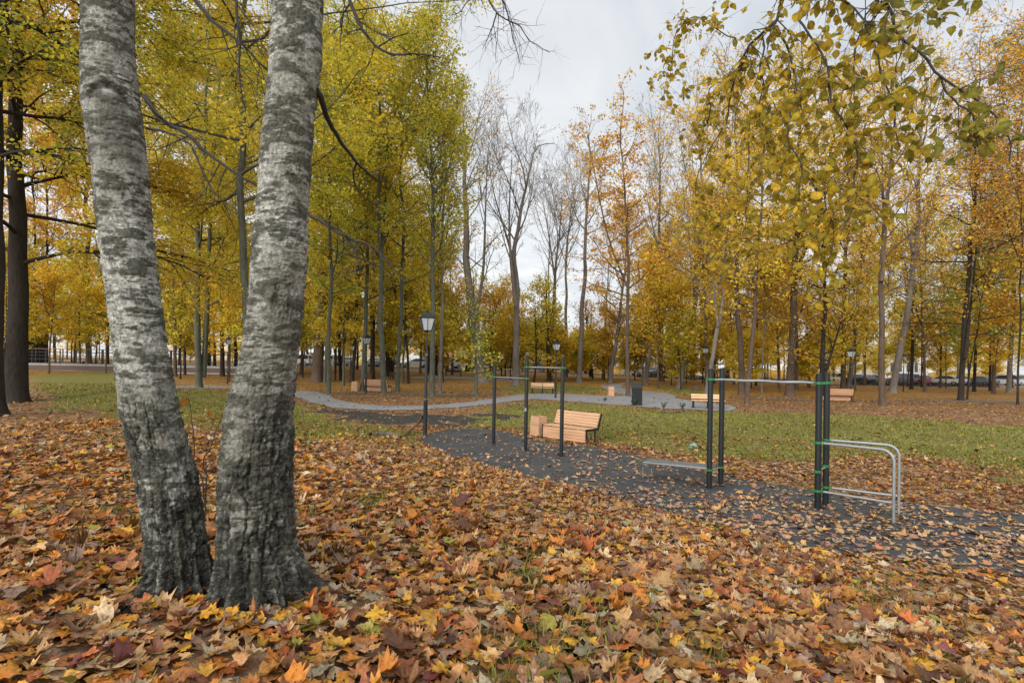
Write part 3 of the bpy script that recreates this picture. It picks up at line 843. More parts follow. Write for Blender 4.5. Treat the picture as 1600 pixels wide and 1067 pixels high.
def tree(name, label, path, r0, style, pal, clear, nleaf, lsize, bark, cat='tree', group=None, pal2=None, mix2=0, opts=None, origin=None, flare=.55, forks=None):
    """path: trunk points from the ground to the tip, world coordinates"""
    S = dict(STY[style]); S.update(opts or {})
    origin = Vector(path[0]) if origin is None else origin
    P = resample(path, max(8, int((Vector(path[-1]) - Vector(path[0])).length / .8) + 2))
    H = P[-1, 2] - P[0, 2]
    # no trunk is quite straight
    sw = np.linspace(0, 1, len(P)) ** .8 * .016 * H; s_ = rnd.uniform(0, 99)
    P[:, 0] += (fbm(P[:, 2] * .33 + s_, P[:, 2] * 0, oct=3) - .5) * 2 * sw; P[:, 1] += (fbm(P[:, 2] * .33 + s_, P[:, 2] * 0 + 7, oct=3) - .5) * 2 * sw
    if not forks and style in ('maple', 'broad', 'oak') and rnd.random() < .65:
        i0 = int(len(P) * rnd.uniform(.30, .5)); a_ = rnd.uniform(0, 6.28); sp_ = H * rnd.uniform(.07, .12)
        ev = Vector((math.cos(a_), math.sin(a_), 0)); b0 = Vector(P[i0]); tp = Vector(P[int(len(P) * .92)])
        forks = [([b0, b0.lerp(tp, .25) + ev * sp_ * .55, b0.lerp(tp, .6) + ev * sp_ * .9, b0.lerp(tp, rnd.uniform(.8, 1.0)) + ev * sp_ * 1.15], r0 * .55)]
    t = np.linspace(0, 1, len(P)); hgt = P[:, 2] - P[0, 2]
    rad = r0 * ((1 - t) ** .85 * .93 + .07) * (1 + flare * np.exp(-hgt / .35) * .9)
    P2 = P - np.array(origin)
    # extra rows near the foot for the root flare
    foot = np.array([P2[0] + (P2[1] - P2[0]) * f_ for f_ in (-.12, .12, .3, .6)])
    frad = [np.interp(max(0, h_), hgt, r0 * ((1 - t) ** .85 * .93 + .07)) * (1 + flare * math.exp(-max(0, h_) / .3)) for h_ in (foot[:, 2] - foot[0, 2])]
    P2 = np.concatenate([foot, P2[1:]]); rad = np.concatenate([frad, rad[1:]])
    out = [(P2, rad, 12)]; anch = []
    trunkP = P - np.array(origin)
    lead = [(trunkP, rad[3:])]
    for fk in forks or []:
        Q = resample([Vector(q) - origin for q in fk[0]], 10)
        rr = fk[1] * (1 - np.linspace(0, 1, 10) * .85); out.append((Q, rr, 8)); lead.append((Q, rr))
    nb = S['nb']
    for li, (TP, tr) in enumerate(lead):
        n_ = nb if li == 0 else nb // 2
        th = TP[:, 2]
        for i in range(n_):
            f_ = (i + rnd.random()) / n_
            z = clear + (th[-1] - clear) * f_ if li == 0 else th[0] + (th[-1] - th[0]) * (.15 + .85 * f_)
            q = Vector([float(np.interp(z, th, TP[:, k])) for k in range(3)])
            rr = float(np.interp(z, th, tr[:len(th)] if len(tr) >= len(th) else np.pad(tr, (0, len(th) - len(tr)), mode='edge')))
            az = i * 2.399 + rnd.random() * 1.1
            inc = R(S['incl'][0] * (1 - f_) + S['incl'][1] * f_ + rnd.gauss(0, 7))
            L = max(.5, S['Lmax'] * H * shape_f(S['shape'], f_) * (.4 + .95 * rnd.random()))
            d = Vector((math.sin(inc) * math.cos(az), math.sin(inc) * math.sin(az), math.cos(inc)))
            limb(out, anch, q, d, L, max(min(rr * .55, .025 + L * .012, .085), S['rmin']), 1, S, rnd.randrange(1 << 20))
    V, Fc = tubes_mesh(out)
    root = thing(name, label, cat, origin, 0, group)
    link('trunk', mesh_np('trunk', V, Fc, bark, None, True), root)
    if nleaf and anch:
        Vv, Ff, Cc = crown_leaves(anch, nleaf, lsize, PAL[pal], PAL[pal2] if pal2 else None, mix2, spread=S.get('spread', (.30, .16)))
        link('crown', mesh_np('crown', Vv, Ff, S.get('leafmat', M['crown_leaf']), Cc), root)
    return root

# ------------------------------------------------------------------ trees traced from the photograph
def ptree(label, style, pal, wpx, pts, top, clear_py, dens=1.0, bark='bark_grey', **kw):
    """pts: trunk pixels from its foot upwards; top: pixel of the tip; clear_py: where branches begin"""
    if style == 'bare': top = (top[0], top[1] + 75)
    b_ = at(*pts[0]); d = depth(b_)
    path = [b_ + Vector((0, 0, -.03))]
    for p in pts[1:] + [top]:
        q = atd(p[0], p[1], d + rnd.uniform(-.3, .3)); path.append(q)
    H = path[-1].z - b_.z
    clear = max(.6, atd(pts[0][0], clear_py, d).z - b_.z)
    r0 = wpx * d / F / 2 * .86 * math.cos(math.atan((pts[0][0] - 800) / F))
    ls = float(np.interp(d, [10, 25, 45, 80], [.105, .135, .18, .25])) * kw.pop('ls', 1)
    area = (H - clear) * H * STY[style]['Lmax'] * 1.5
    n = int(np.clip(dens * (1.05 if pts[0][0] < 725 else .85 if pts[0][0] < 1290 else .66) * area / (ls * ls * .42), 1200, 80000))
    if style == 'bare': n = 0
    fk = kw.pop('fork', None); forks = None
    if fk:
        forks = [([atd(x, y, d + rnd.uniform(-.5, .5)) for x, y in q], w_ * d / F / 2 * .85) for q, w_ in fk]
    return tree(kw.pop('name', 'deciduous_tree'), label, path, r0, style, pal, clear, n, ls, M[bark], forks=forks, **kw)

G_ = 'trees of the park'
T = [
 # the near left edge and the trees seen behind the birches
 ('huge dark trunk cut by the picture edge, olive leaves', 'droop', 'olive', 78, [(-24, 650), (-24, 500), (-16, 300), (-8, 120)], (-10, -420), 250, 1.4, 'bark_dark', {'pal2': 'green', 'mix2': .25}),
 ('thick dark old tree with a long surface root and arching black branches', 'droop', 'olive', 46, [(25, 628), (30, 450), (24, 280), (30, 130)], (50, -330), 420, 1.5, 'bark_dark', {'pal2': 'amber', 'mix2': .3}),
 ('tall olive-yellow maple mostly hidden behind the two birch trunks', 'broad', 'olive', 17, [(402, 634), (385, 480), (378, 250), (374, 0)], (400, -420), 330, 1.5, 'bark_moss', {'pal2': 'yellow', 'mix2': .3}),
 ('mossy double-stemmed maple standing at the paved walk between the birches', 'maple', 'olive', 13, [(311, 606), (308, 520), (309, 440), (318, 250)], (330, -60), 440, 1.4, 'bark_moss', {'fork': [([(318, 590), (324, 480), (327, 380), (335, 220), (350, 40)], 10)]}),
 ('dark slender tree behind the lamp seen between the birches', 'maple', 'olive', 8, [(348, 588), (346, 480), (352, 330)], (356, 40), 500, 1.0, 'bark_dark', {}),
 ('thin straight stem deep in the woods beside the left birch', 'maple', 'yellow', 5, [(289, 586), (287, 470)], (280, 120), 500, 1.0, 'bark_dark', {}),
 ('thin brown stem close against the left birch trunk', 'maple', 'olive', 7, [(274, 588), (272, 470)], (262, 60), 480, 1.0, 'bark_brown', {}),
 ('short dark trunk far behind the gap of the birches', 'maple', 'gold', 5, [(336, 574), (334, 490)], (330, 160), 510, 1.0, 'bark_dark', {}),
 ('dark trunk nearest the right birch in the gap of the birches', 'maple', 'olive', 6, [(368, 577), (367, 450)], (372, 60), 470, 1.0, 'bark_dark', {}),
 ('row trunk behind the footbridge rail, farthest from the birch', 'maple', 'amber', 6, [(57, 570), (56, 450)], (50, 40), 500, .9, 'bark_dark', {}),
 ('dark paired trunk behind the middle of the railing', 'maple', 'gold', 7, [(73, 570), (72, 440)], (78, 20), 500, .9, 'bark_dark', {}),
 ('stout brown trunk behind the railing close to the left birch', 'maple', 'amber', 12, [(139, 569), (137, 430)], (130, 0), 500, 1.0, 'bark_brown', {}),
 # right of the birches
 ('very thick red-brown old trunk right of the birches', 'broad', 'olive', 21, [(495, 597), (502, 480), (505, 400), (508, 300)], (515, 20), 430, .8, 'bark_brown', {'pal2': 'rust', 'mix2': .15, 'opts': {'Lmax': .2}}),
 ('slim mossy maple just in front of the thick brown trunk', 'maple', 'lime', 8.5, [(513, 616), (514, 520), (517, 420), (515, 300)], (512, 60), 470, .9, 'bark_moss', {}),
 ('slender leaning dark stem beyond the thick brown trunk', 'maple', 'yellow', 5, [(482, 570), (476, 500), (468, 420)], (462, 200), 490, .9, 'bark_dark', {}),
 ('low forked dark maple with twisted stems behind the wooden litter box', 'maple', 'yellow', 6.5, [(533, 594), (529, 540), (533, 470)], (530, 240), 520, .9, 'bark_dark', {'fork': [([(533, 570), (539, 530), (546, 480), (552, 400)], 4)]}),
 ('leaning dark trunk between two small lamp posts', 'maple', 'yellow', 7.5, [(550, 597), (555, 540), (558, 470), (560, 380)], (556, 150), 500, .9, 'bark_dark', {}),
 ('mossy trunk right behind the second lamp and beside its bench', 'maple', 'olive', 9, [(566, 611), (571, 540), (573, 440), (575, 300)], (578, 40), 470, 1.0, 'bark_moss', {}),
 ('brown trunk far behind the bench that faces away', 'maple', 'gold', 8.5, [(582, 583), (581, 520), (579, 430)], (576, 180), 500, .9, 'bark_brown', {}),
 ('mossy trunk with a branch knob standing in front of the bench back', 'maple', 'olive', 10.5, [(600, 617), (596, 540), (595, 450), (594, 330), (595, 200)], (590, 15), 440, 1.0, 'bark_moss', {'pal2': 'yellow', 'mix2': .3}),
 ('dark twin trunks behind the brown old bench', 'maple', 'gold', 11, [(607, 588), (607, 520), (609, 440)], (612, 200), 510, .9, 'bark_dark', {'fork': [([(612, 585), (613, 520), (618, 440), (626, 330)], 7)]}),
 ('slightly curved grey-green maple beside the old brown bench', 'maple', 'yellow', 8, [(621, 613), (623, 550), (628, 470), (631, 380), (628, 250)], (622, 70), 450, 1.0, 'bark_moss', {}),
 ('thin dark trunk ending at a low crown near the far walk', 'maple', 'yellow', 5, [(638, 599), (637, 560), (634, 500)], (630, 300), 530, .9, 'bark_dark', {}),
 ('tall straight poplar behind the nearest lamp post', 'poplar', 'lime', 10, [(675, 621), (676, 520), (677, 400), (676, 250), (672, 120)], (668, 0), 430, 1.15, 'bark_moss', {'pal2': 'olive', 'mix2': .35}),
 ('slim grey tree beside the tall poplar', 'poplar', 'olive', 7, [(687, 614), (689, 520), (692, 400), (692, 300)], (694, 130), 430, .7, 'bark_grey', {'pal2': 'lime', 'mix2': .4}),
 ('small dark trunk before the pink wall', 'maple', 'amber', 4.5, [(699, 579), (700, 540), (702, 500)], (704, 400), 540, .8, 'bark_dark', {}),
 ('young oak with a tuft of pale leaves half way up its thin stem', 'oak', 'lime', 6.5, [(744, 621), (744, 580), (742, 520)], (741, 425), 585, .55, 'bark_moss', {'pal2': 'rust', 'mix2': .2}),
 ('big leaning trunk with an orange leafed spray and a bare grey crown', 'sparse', 'orange', 19, [(751, 597), (747, 540), (738, 470), (728, 410), (730, 330)], (722, 165), 440, .09, 'bark_grey', {'flare': .9, 'fork': [([(742, 500), (756, 430), (758, 340), (762, 240)], 7)]}),
 ('dark trunk hidden in leaves behind the black bench', 'maple', 'yellow', 7, [(730, 580), (731, 550)], (735, 440), 550, .8, 'bark_dark', {}),
 # centre
 ('great forked bare tree rising behind the low pull-up bar', 'bare', 'gold', 13.5, [(806, 602), (807, 520), (808, 440), (804, 380), (826, 280), (838, 225)], (868, 150), 400, 0, 'bark_grey', {'fork': [([(806, 480), (797, 400), (795, 330), (800, 245)], 7), ([(806, 420), (786, 350), (770, 300), (762, 240)], 5)]}),
 ('yellow shrubby maple around the foot of the great bare tree', 'shrub', 'yellow', 4, [(834, 597), (838, 570)], (836, 455), 572, 1.1, 'bark_dark', {}),
 ('bare slim tree with thin ascending forks above the far lamp', 'bare', 'gold', 9, [(860, 595), (862, 520), (866, 440), (868, 400)], (880, 235), 440, 0, 'bark_grey', {'fork': [([(866, 430), (858, 370), (848, 310)], 4)]}),
 ('golden low maple directly behind the far lamp post', 'maple', 'yellow', 8, [(858, 596), (857, 560)], (852, 430), 556, 1.1, 'bark_dark', {}),
 ('bare grey tree standing over the orange car', 'bare', 'gold', 7, [(884, 590), (886, 480), (884, 410)], (898, 215), 430, 0, 'bark_grey', {'fork': [([(884, 420), (888, 350), (905, 300)], 5)]}),
 ('tall pale bare trunk with rusty ivy leaves near its top', 'sparse', 'rust', 10, [(905, 598), (907, 540), (912, 440), (916, 380), (919, 300)], (926, 180), 380, .14, 'bark_grey', {'opts': {'Lmax': .16}}),
 ('leaning dark stump-like trunk beside the orange car', 'maple', 'amber', 7, [(924, 589), (921, 565)], (915, 470), 560, .9, 'bark_dark', {}),
 ('rusty leafed shrub tree behind the slim grey leaning trunk', 'shrub', 'rust', 8, [(954, 598), (955, 575), (965, 520), (970, 470)], (985, 330), 575, .8, 'bark_grey', {'pal2': 'amber', 'mix2': .5}),
 ('tall orange-topped oak beside the dark litter bin', 'oak', 'orange', 8, [(981, 619), (981, 560), (980, 480), (981, 380), (975, 260)], (968, 128), 480, .85, 'bark_brown', {'pal2': 'gold', 'mix2': .35}),
 ('curving pale trunk that bows toward the path junction', 'sparse', 'amber', 10, [(1007, 602), (1013, 560), (1025, 510), (1031, 450), (1034, 390)], (1030, 180), 430, .12, 'bark_grey', {'flare': .8, 'fork': [([(1033, 400), (1018, 350), (1008, 290)], 4)]}),
 ('dark brown paired trunk beyond the curving pale trunk', 'maple', 'gold', 9, [(1034, 596), (1033, 540)], (1040, 330), 545, 1.0, 'bark_brown', {}),
 ('bright orange-gold maple in front of the dark parked van', 'maple', 'gold', 5, [(1052, 588), (1053, 540)], (1056, 400), 548, 1.4, 'bark_dark', {'pal2': 'orange', 'mix2': .4}),
 ('long leaning grey trunk above the far white sacks', 'sparse', 'amber', 10, [(1061, 606), (1070, 560), (1083, 500), (1092, 430), (1099, 360)], (1085, 120), 410, .2, 'bark_grey', {'flare': .7, 'fork': [([(1086, 470), (1080, 420), (1074, 330), (1070, 260)], 4)]}),
 ('stout brown trunk between the two white sacks', 'broad', 'gold', 10, [(1082, 594), (1083, 540)], (1092, 300), 530, .9, 'bark_brown', {}),
 ('smaller brown trunk beside the second white sack', 'maple', 'gold', 7, [(1096, 590), (1097, 540)], (1104, 350), 540, 1.0, 'bark_dark', {}),
 ('pale leaning trunk behind the post pair of the workout frame', 'sparse', 'amber', 9, [(1103, 622), (1110, 570), (1120, 520), (1132, 470), (1136, 400), (1138, 330)], (1146, 130), 440, .45, 'bark_grey', {'fork': [([(1122, 510), (1114, 440), (1110, 380)], 5)]}),
 ('dark trunk under heavy golden foliage behind the monkey bars', 'maple', 'gold', 9, [(1136, 595), (1137, 540)], (1140, 330), 530, 1.2, 'bark_brown', {}),
 ('mottled pale trunk behind the wavy bars', 'broad', 'gold', 12, [(1158, 617), (1160, 560), (1155, 500), (1150, 440)], (1150, 130), 480, 1.0, 'bark_brown', {'opts': {'Lmax': .2}, 'pal2': 'amber', 'mix2': .5}),
 ('slender leaning trunk in front of the mottled one', 'broad', 'amber', 9.5, [(1167, 632), (1172, 570), (1178, 510), (1182, 440), (1187, 350)], (1196, 160), 500, .8, 'bark_brown', {'opts': {'Lmax': .2}, 'pal2': 'gold', 'mix2': .5}),
 ('very thin pale stem under the wavy bars', 'maple', 'amber', 3.5, [(1190, 617), (1191, 570), (1194, 520)], (1196, 430), 500, .5, 'bark_grey', {}),
 ('massive straight trunk with flared foot behind the wavy bars', 'broad', 'amber', 16, [(1234, 619), (1237, 540), (1242, 440), (1246, 340)], (1252, 60), 450, .8, 'bark_brown', {'flare': .9, 'opts': {'Lmax': .2}, 'pal2': 'gold', 'mix2': .4}),
 ('dark forked tree behind the tall post pair of the workout frame', 'broad', 'amber', 10, [(1285, 622), (1284, 560), (1289, 500), (1292, 430)], (1290, 200), 480, .55, 'bark_dark', {'fork': [([(1287, 590), (1300, 550), (1312, 510), (1322, 470)], 6)], 'opts': {'Lmax': .22}}),
 ('brown trunk directly behind the sloping bench backs', 'maple', 'amber', 10, [(1317, 609), (1318, 550), (1320, 470), (1322, 380)], (1330, 100), 450, .6, 'bark_brown', {}),
 ('leaning trunk behind the lamp at the sloping bench', 'sparse', 'amber', 9, [(1326, 606), (1332, 560), (1338, 510), (1344, 450), (1348, 380)], (1352, 160), 430, .5, 'bark_grey', {}),
 ('straight dark forked trunk on the leafy lawn edge', 'sparse', 'amber', 13, [(1379, 633), (1377, 560), (1376, 480), (1376, 420), (1388, 340)], (1400, 90), 420, .45, 'bark_brown', {'flare': .4, 'fork': [([(1377, 440), (1382, 410), (1380, 330), (1378, 230)], 7), ([(1379, 462), (1400, 448), (1440, 444), (1480, 432)], 3)]}),
 ('big leaning grey trunk beside the red car', 'sparse', 'amber', 14, [(1394, 614), (1404, 560), (1416, 500), (1425, 440), (1430, 380)], (1450, 60), 400, .4, 'bark_grey', {'flare': .8, 'fork': [([(1428, 395), (1420, 370), (1412, 320)], 6)]}),
 ('dark trunk next to the red car', 'maple', 'lime', 7, [(1424, 608), (1425, 550)], (1428, 330), 520, .9, 'bark_dark', {}),
 ('thin trunk in front of the pale car', 'maple', 'lime', 5, [(1469, 606), (1471, 560)], (1474, 330), 510, .9, 'bark_dark', {'pal2': 'amber', 'mix2': .4}),
 ('dark leaning trunk with a green leafed low branch', 'broad', 'amber', 12, [(1501, 626), (1504, 560), (1510, 490), (1514, 430), (1520, 340)], (1530, 60), 420, .7, 'bark_dark', {'fork': [([(1508, 560), (1514, 500), (1522, 430), (1530, 330)], 6)], 'opts': {'Lmax': .2}}),
 ('green undergrowth maple leaning over the dark trunk', 'shrub', 'green', 4, [(1511, 624), (1516, 570), (1526, 520)], (1545, 395), 560, 1.3, 'bark_dark', {'pal2': 'lime', 'mix2': .3}),
 ('slim trunk behind the green undergrowth', 'maple', 'amber', 7, [(1522, 612), (1524, 540)], (1534, 200), 480, .8, 'bark_dark', {}),
 ('small trunk in front of the silver cars', 'maple', 'lime', 5.5, [(1547, 611), (1547, 560)], (1552, 300), 500, .9, 'bark_dark', {}),
 ('grey trunk half covered by dark green leaves', 'broad', 'green', 11, [(1576, 614), (1578, 550), (1582, 480), (1586, 400)], (1600, 60), 470, .8, 'bark_grey', {'pal2': 'amber', 'mix2': .35, 'opts': {'Lmax': .2}}),
 ('thin crooked stem closest to the picture edge by the lawn', 'maple', 'orange', 5, [(1590, 633), (1591, 580), (1594, 500)], (1600, 120), 440, .7, 'bark_dark', {'pal2': 'amber', 'mix2': .5}),
 ('orange maple reaching in over the lawn, trunk outside the picture', 'broad', 'orange', 14, [(1690, 640), (1688, 500), (1680, 350)], (1670, 20), 420, .9, 'bark_brown', {'pal2': 'amber', 'mix2': .4}),
 ('thin stem among the far trees before the white car', 'maple', 'amber', 4.5, [(1364, 589), (1364, 540)], (1366, 300), 500, .8, 'bark_dark', {}),
]
for row in T:
    lab, sty, pal, w_, pts, top, cl_, dn, bk, kw = row
    ptree(lab, sty, pal, w_, pts, top, cl_, dn, bk, **dict(kw))

# ------------------------------------------------------------------ woods behind: a few kinds, copied
def proto(sty, pal, H, r0, bark, clear, n, ls, pal2=None, mix2=0, lean=0, opts=None):
    pts = [Vector((0, 0, 0)), Vector((lean * .2, 0, H * .3)), Vector((lean * .6, rnd.uniform(-.4, .4), H * .65)), Vector((lean, 0, H))]
    return tree('woodland_tree', 'x x x x', pts, r0, sty, pal, clear, n, ls, M[bark], pal2=pal2, mix2=mix2, origin=Vector((0, 0, 0)), opts=opts)
protos = {
 'olive': [proto('maple', 'olive', 19, .15, 'bark_dark', 4.5, 4300, .24, 'yellow', .3), proto('maple', 'yellow', 15, .12, 'bark_moss', 2.8, 3900, .24, 'olive', .4, .8)],
 'gold': [proto('maple', 'gold', 14, .12, 'bark_brown', 2.4, 4200, .24, 'yellow', .3), proto('maple', 'gold', 18, .15, 'bark_brown', 4, 4300, .24, 'amber', .4, 1.0)],
 'amber': [proto('maple', 'amber', 18, .14, 'bark_brown', 4, 4200, .24, 'gold', .3, -1), proto('maple', 'amber', 14, .11, 'bark_dark', 2.5, 3900, .24, 'lime', .35)],
 'bare': [proto('bare', 'gold', 22, .16, 'bark_grey', 8, 0, .3, opts={'lev': 3, 'kids': [6, 5, 3]}), proto('bare', 'gold', 19, .17, 'bark_grey', 7, 0, .3, lean=1.5, opts={'lev': 3, 'kids': [6, 5, 3]})],
 'bush': [proto('shrub', 'yellow', 6, .07, 'bark_dark', .8, 4200, .24, 'gold', .4), proto('shrub', 'gold', 5, .07, 'bark_dark', .7, 3800, .24, 'lime', .3)],
 'under': [proto('maple', 'gold', 8.5, .075, 'bark_dark', 2.6, 3300, .21, 'yellow', .4, .5, dict(Lmax=.34)), proto('maple', 'yellow', 7.5, .07, 'bark_dark', 2.4, 3100, .21, 'lime', .3, -.6, dict(Lmax=.36)), proto('maple', 'gold', 9.5, .08, 'bark_brown', 2.8, 3600, .21, 'amber', .4, .3, dict(Lmax=.32))],
}
used = set()
def plant(kind, px, Yd, sc_, label, group):
    i = rnd.randrange(len(protos[kind])); p = protos[kind][i]
    d = ray(px, 570); x = d.x / d.y * Yd; z = g1(x, Yd)
    if (kind, i) not in used:
        used.add((kind, i)); o = p; o['label'] = label; o['group'] = group; o.location = (x, Yd, z)
    else:
        o = dup(p, (x, Yd, z), None, label, group)
    o.rotation_euler = (0, 0, rnd.uniform(0, 6.28)); o.scale = (sc_,) * 3
    return o
# zones: (label, group, kinds, px range, depth range, count)
ZONES = [
 ('tree in the dim woods behind the footbridge railing', 'woods behind the footbridge', ['olive', 'olive', 'amber', 'gold'], (-150, 200), (50, 78), 13),
 ('tree in the deep woods seen in the gap between the birches', 'woods behind the birches', ['olive', 'olive', 'gold'], (230, 480), (46, 76), 11),
 ('tree in the woods behind the bench that faces away', 'woods behind the bench facing away', ['olive', 'gold', 'olive'], (480, 700), (48, 77), 12),
 ('tree between the gravel path and the parked cars in the centre', 'low trees in the centre', ['bush', 'gold', 'bush'], (690, 1000), (60, 77), 5),
 ('tree in the woods between the litter bin and the wavy bars', 'woods right of the litter bin', ['gold', 'gold', 'amber', 'bush'], (985, 1290), (50, 77), 10),
 ('tree in the woods before the right row of cars', 'woods by the right row of cars', ['amber', 'gold', 'amber', 'olive'], (1290, 1760), (46, 76), 11),
 ('tree on the far side of the car park beyond the benches', 'trees beyond the car park', ['gold', 'amber', 'olive', 'bush'], (-100, 700), (97, 125), 13),
 ('tree beyond the car park under the open sky gap', 'low trees beyond the car park', ['bush', 'bush', 'gold'], (690, 1000), (97, 130), 8),
 ('tree on the far side of the right row of cars', 'trees beyond the right row of cars', ['gold', 'amber', 'amber', 'olive'], (985, 1760), (97, 125), 14),
 ('tree among the distant trees of the sky gap', 'leafless trees of the sky gap', ['bare'], (700, 1010), (60, 120), 6),
 ('tree standing over the golden woods', 'leafless trees over the golden woods', ['bare'], (1010, 1650), (60, 110), 9),
 ('tree low in the woods behind the footbridge railing', 'undergrowth behind the footbridge', ['under', 'amber'], (-60, 190), (52, 76), 8),
 ('tree low in the gap between the birches', 'undergrowth between the birches', ['under'], (250, 470), (44, 74), 9),
 ('tree low in the woods behind the turned-away bench', 'undergrowth behind the turned-away bench', ['under'], (470, 720), (50, 76), 10),
 ('tree low under the sky gap in the centre', 'undergrowth of the centre', ['under', 'bush'], (700, 1010), (58, 78), 13),
 ('tree low behind the wavy bars', 'undergrowth behind the wavy bars', ['under', 'under', 'under', 'bush'], (1000, 1300), (50, 77), 13),
 ('tree low before the right row of cars', 'undergrowth by the right row of cars', ['under', 'under', 'amber'], (1290, 1700), (50, 77), 9),
 ('tree just beyond the parked cars', 'bushes beyond the parked cars', ['bush', 'under', 'bush'], (-60, 1700), (94, 100), 46),
]
ADJ = {'olive': 'olive-yellow', 'gold': 'golden', 'amber': 'amber', 'bare': 'leafless grey', 'bush': 'bushy yellow', 'under': 'small spreading yellow'}
blocked = [(depth(at(px, py)), px) for px, py in ((497, 597), (571, 617), (868, 622), (1329, 626))]
for lab, grp, kinds, (a0, a1), (d0, d1), n in ZONES:
    for i in range(n):
        px = a0 + (a1 - a0) * (i + rnd.random()) / n
        Yd = math.sqrt(rnd.uniform(d0 * d0, d1 * d1))
        k = rnd.choice(kinds)
        sc_ = rnd.uniform(.8, 1.15)
        if 690 < px < 1000 and k == 'gold': sc_ *= .55
        plant(k, px, Yd, sc_, ADJ[k] + ' ' + lab, ADJ[k] + ' ' + grp)
for px_, Yd_, s_ in ((766, 66, 1.15), (784, 70, 1.1), (797, 62, .95)):
    plant('under', px_, Yd_, s_, 'small spreading yellow tree in front of the pale pink apartment block', 'yellow trees before the apartment block')
for k, L in protos.items():
    for i, p in enumerate(L):
        if (k, i) not in used:
            for c in list(p.children): bpy.data.objects.remove(c)
            bpy.data.objects.remove(p)

# the wood beyond, one mass
anch = []
for i in range(110):
    px = rnd.uniform(-250, 1850); Yd = rnd.uniform(140, 190)
    d = ray(px, 570); x = d.x / d.y * Yd; z = g1(x, Yd)
    h = rnd.uniform(7, 11) if 690 < px < 1000 else rnd.uniform(7, 15)
    for j in range(26):
        f_ = rnd.uniform(0, 1); rr = 4.2 * (1 - f_ * .6)
        q = (x + rnd.gauss(0, rr * .6), Yd + rnd.gauss(0, rr * .6), z + f_ * h)
        anch.append((*q, q[0] + rnd.uniform(-1.5, 1.5), q[1], q[2] + rnd.uniform(-.6, .8), rnd.randrange(1 << 20)))
Vv, Ff, Cc = crown_leaves(anch, 34000, .55, PAL['amber'] + PAL['olive'] + PAL['gold'], spread=(.9, .6))
far = link('distant_woods', mesh_np('distant_woods', Vv, Ff, M['crown_leaf'], Cc))
tag(far, 'distant mass of autumn woods closing the park behind the car park', 'woods', kind='stuff')

# ------------------------------------------------------------------ the two birches in front
BD = depth(at(395, 940))
def birch_mat():
    mt, nt, b = nm('birch_bark')
    a = nt.nodes.new('ShaderNodeAttribute'); a.attribute_name = 'Col'
    v = coords(nt, (1, 1, 2.5)); n = noise_node(nt, v, 70, 6, .8)
    v2 = coords(nt, (1, 1, 9)); n2 = noise_node(nt, v2, 18, 4, .7)
    c = mixc(nt, ramp(nt, n.outputs[0], [(.36, g(.7)), (.47, g(.1)), (.8, g(0))]), a.outputs['Color'], (.04, .04, .032))
    c = mixc(nt, ramp(nt, n2.outputs[0], [(.56, g(0)), (.66, g(.40))]), c, (.10, .10, .085))
    # fine fissures between the corky plates of the old bark, thin dark lenticels on the white bark
    ob = coords(nt, (1, 1, .24)); wn = noise_node(nt, coords(nt, (1, 1, .6)), 16, 5, .7)
    wv = nt.nodes.new('ShaderNodeVectorMath'); wv.operation = 'MULTIPLY_ADD'; nt.links.new(wn.outputs['Color'], wv.inputs[0]); wv.inputs[1].default_value = (.09, .09, .05); nt.links.new(ob, wv.inputs[2])
    def fis(scale, w0, w1):
        vo = nt.nodes.new('ShaderNodeTexVoronoi'); vo.feature = 'DISTANCE_TO_EDGE'; vo.inputs['Scale'].default_value = scale
        nt.links.new(wv.outputs[0], vo.inputs['Vector']); return ramp(nt, vo.outputs['Distance'], [(w0, g(1)), (w1, g(0))])
    f1 = fis(24, .015, .085); f2 = fis(62, .02, .10)
    gate = ramp(nt, noise_node(nt, coords(nt, (1, 1, .5)), 9, 3, .6).outputs[0], [(.40, g(.15)), (.56, g(1))])
    fi = mixc(nt, 1.0, mixc(nt, 1.0, f1, mixc(nt, 1.0, f2, g(.6), 'MULTIPLY'), 'LIGHTEN'), gate, 'MULTIPLY')
    fi = mixc(nt, 1.0, fi, a.outputs['Alpha'], 'MULTIPLY')
    c = mixc(nt, mixc(nt, 1.0, fi, g(.62), 'MULTIPLY'), c, (.012, .011, .009))
    ln = noise_node(nt, coords(nt, (1, 1, 14)), 26, 3, .55)
    up_ = nt.nodes.new('ShaderNodeMath'); up_.operation = 'SUBTRACT'; up_.inputs[0].default_value = 1; nt.links.new(a.outputs['Alpha'], up_.inputs[1])
    le = mixc(nt, 1.0, ramp(nt, ln.outputs[0], [(.60, g(0)), (.635, g(.85))]), up_.outputs[0], 'MULTIPLY')
    c = mixc(nt, le, c, (.035, .032, .026))
    fleck = ramp(nt, noise_node(nt, coords(nt, (1, 1, 3.2)), 34, 5, .7).outputs[0], [(.58, g(0)), (.66, g(.34))])
    c = mixc(nt, fleck, c, (.44, .45, .41))
    nt.links.new(c, b.inputs['Base Color']); b.inputs['Roughness'].default_value = .8; b.inputs['Specular IOR Level'].default_value = .2
    hgt = mixc(nt, 1.0, mixc(nt, .5, n.outputs[0], wn.outputs[0]), fi, 'SUBTRACT')
    bump(nt, b, hgt, .8, .012); return mt
M['birch'] = birch_mat()

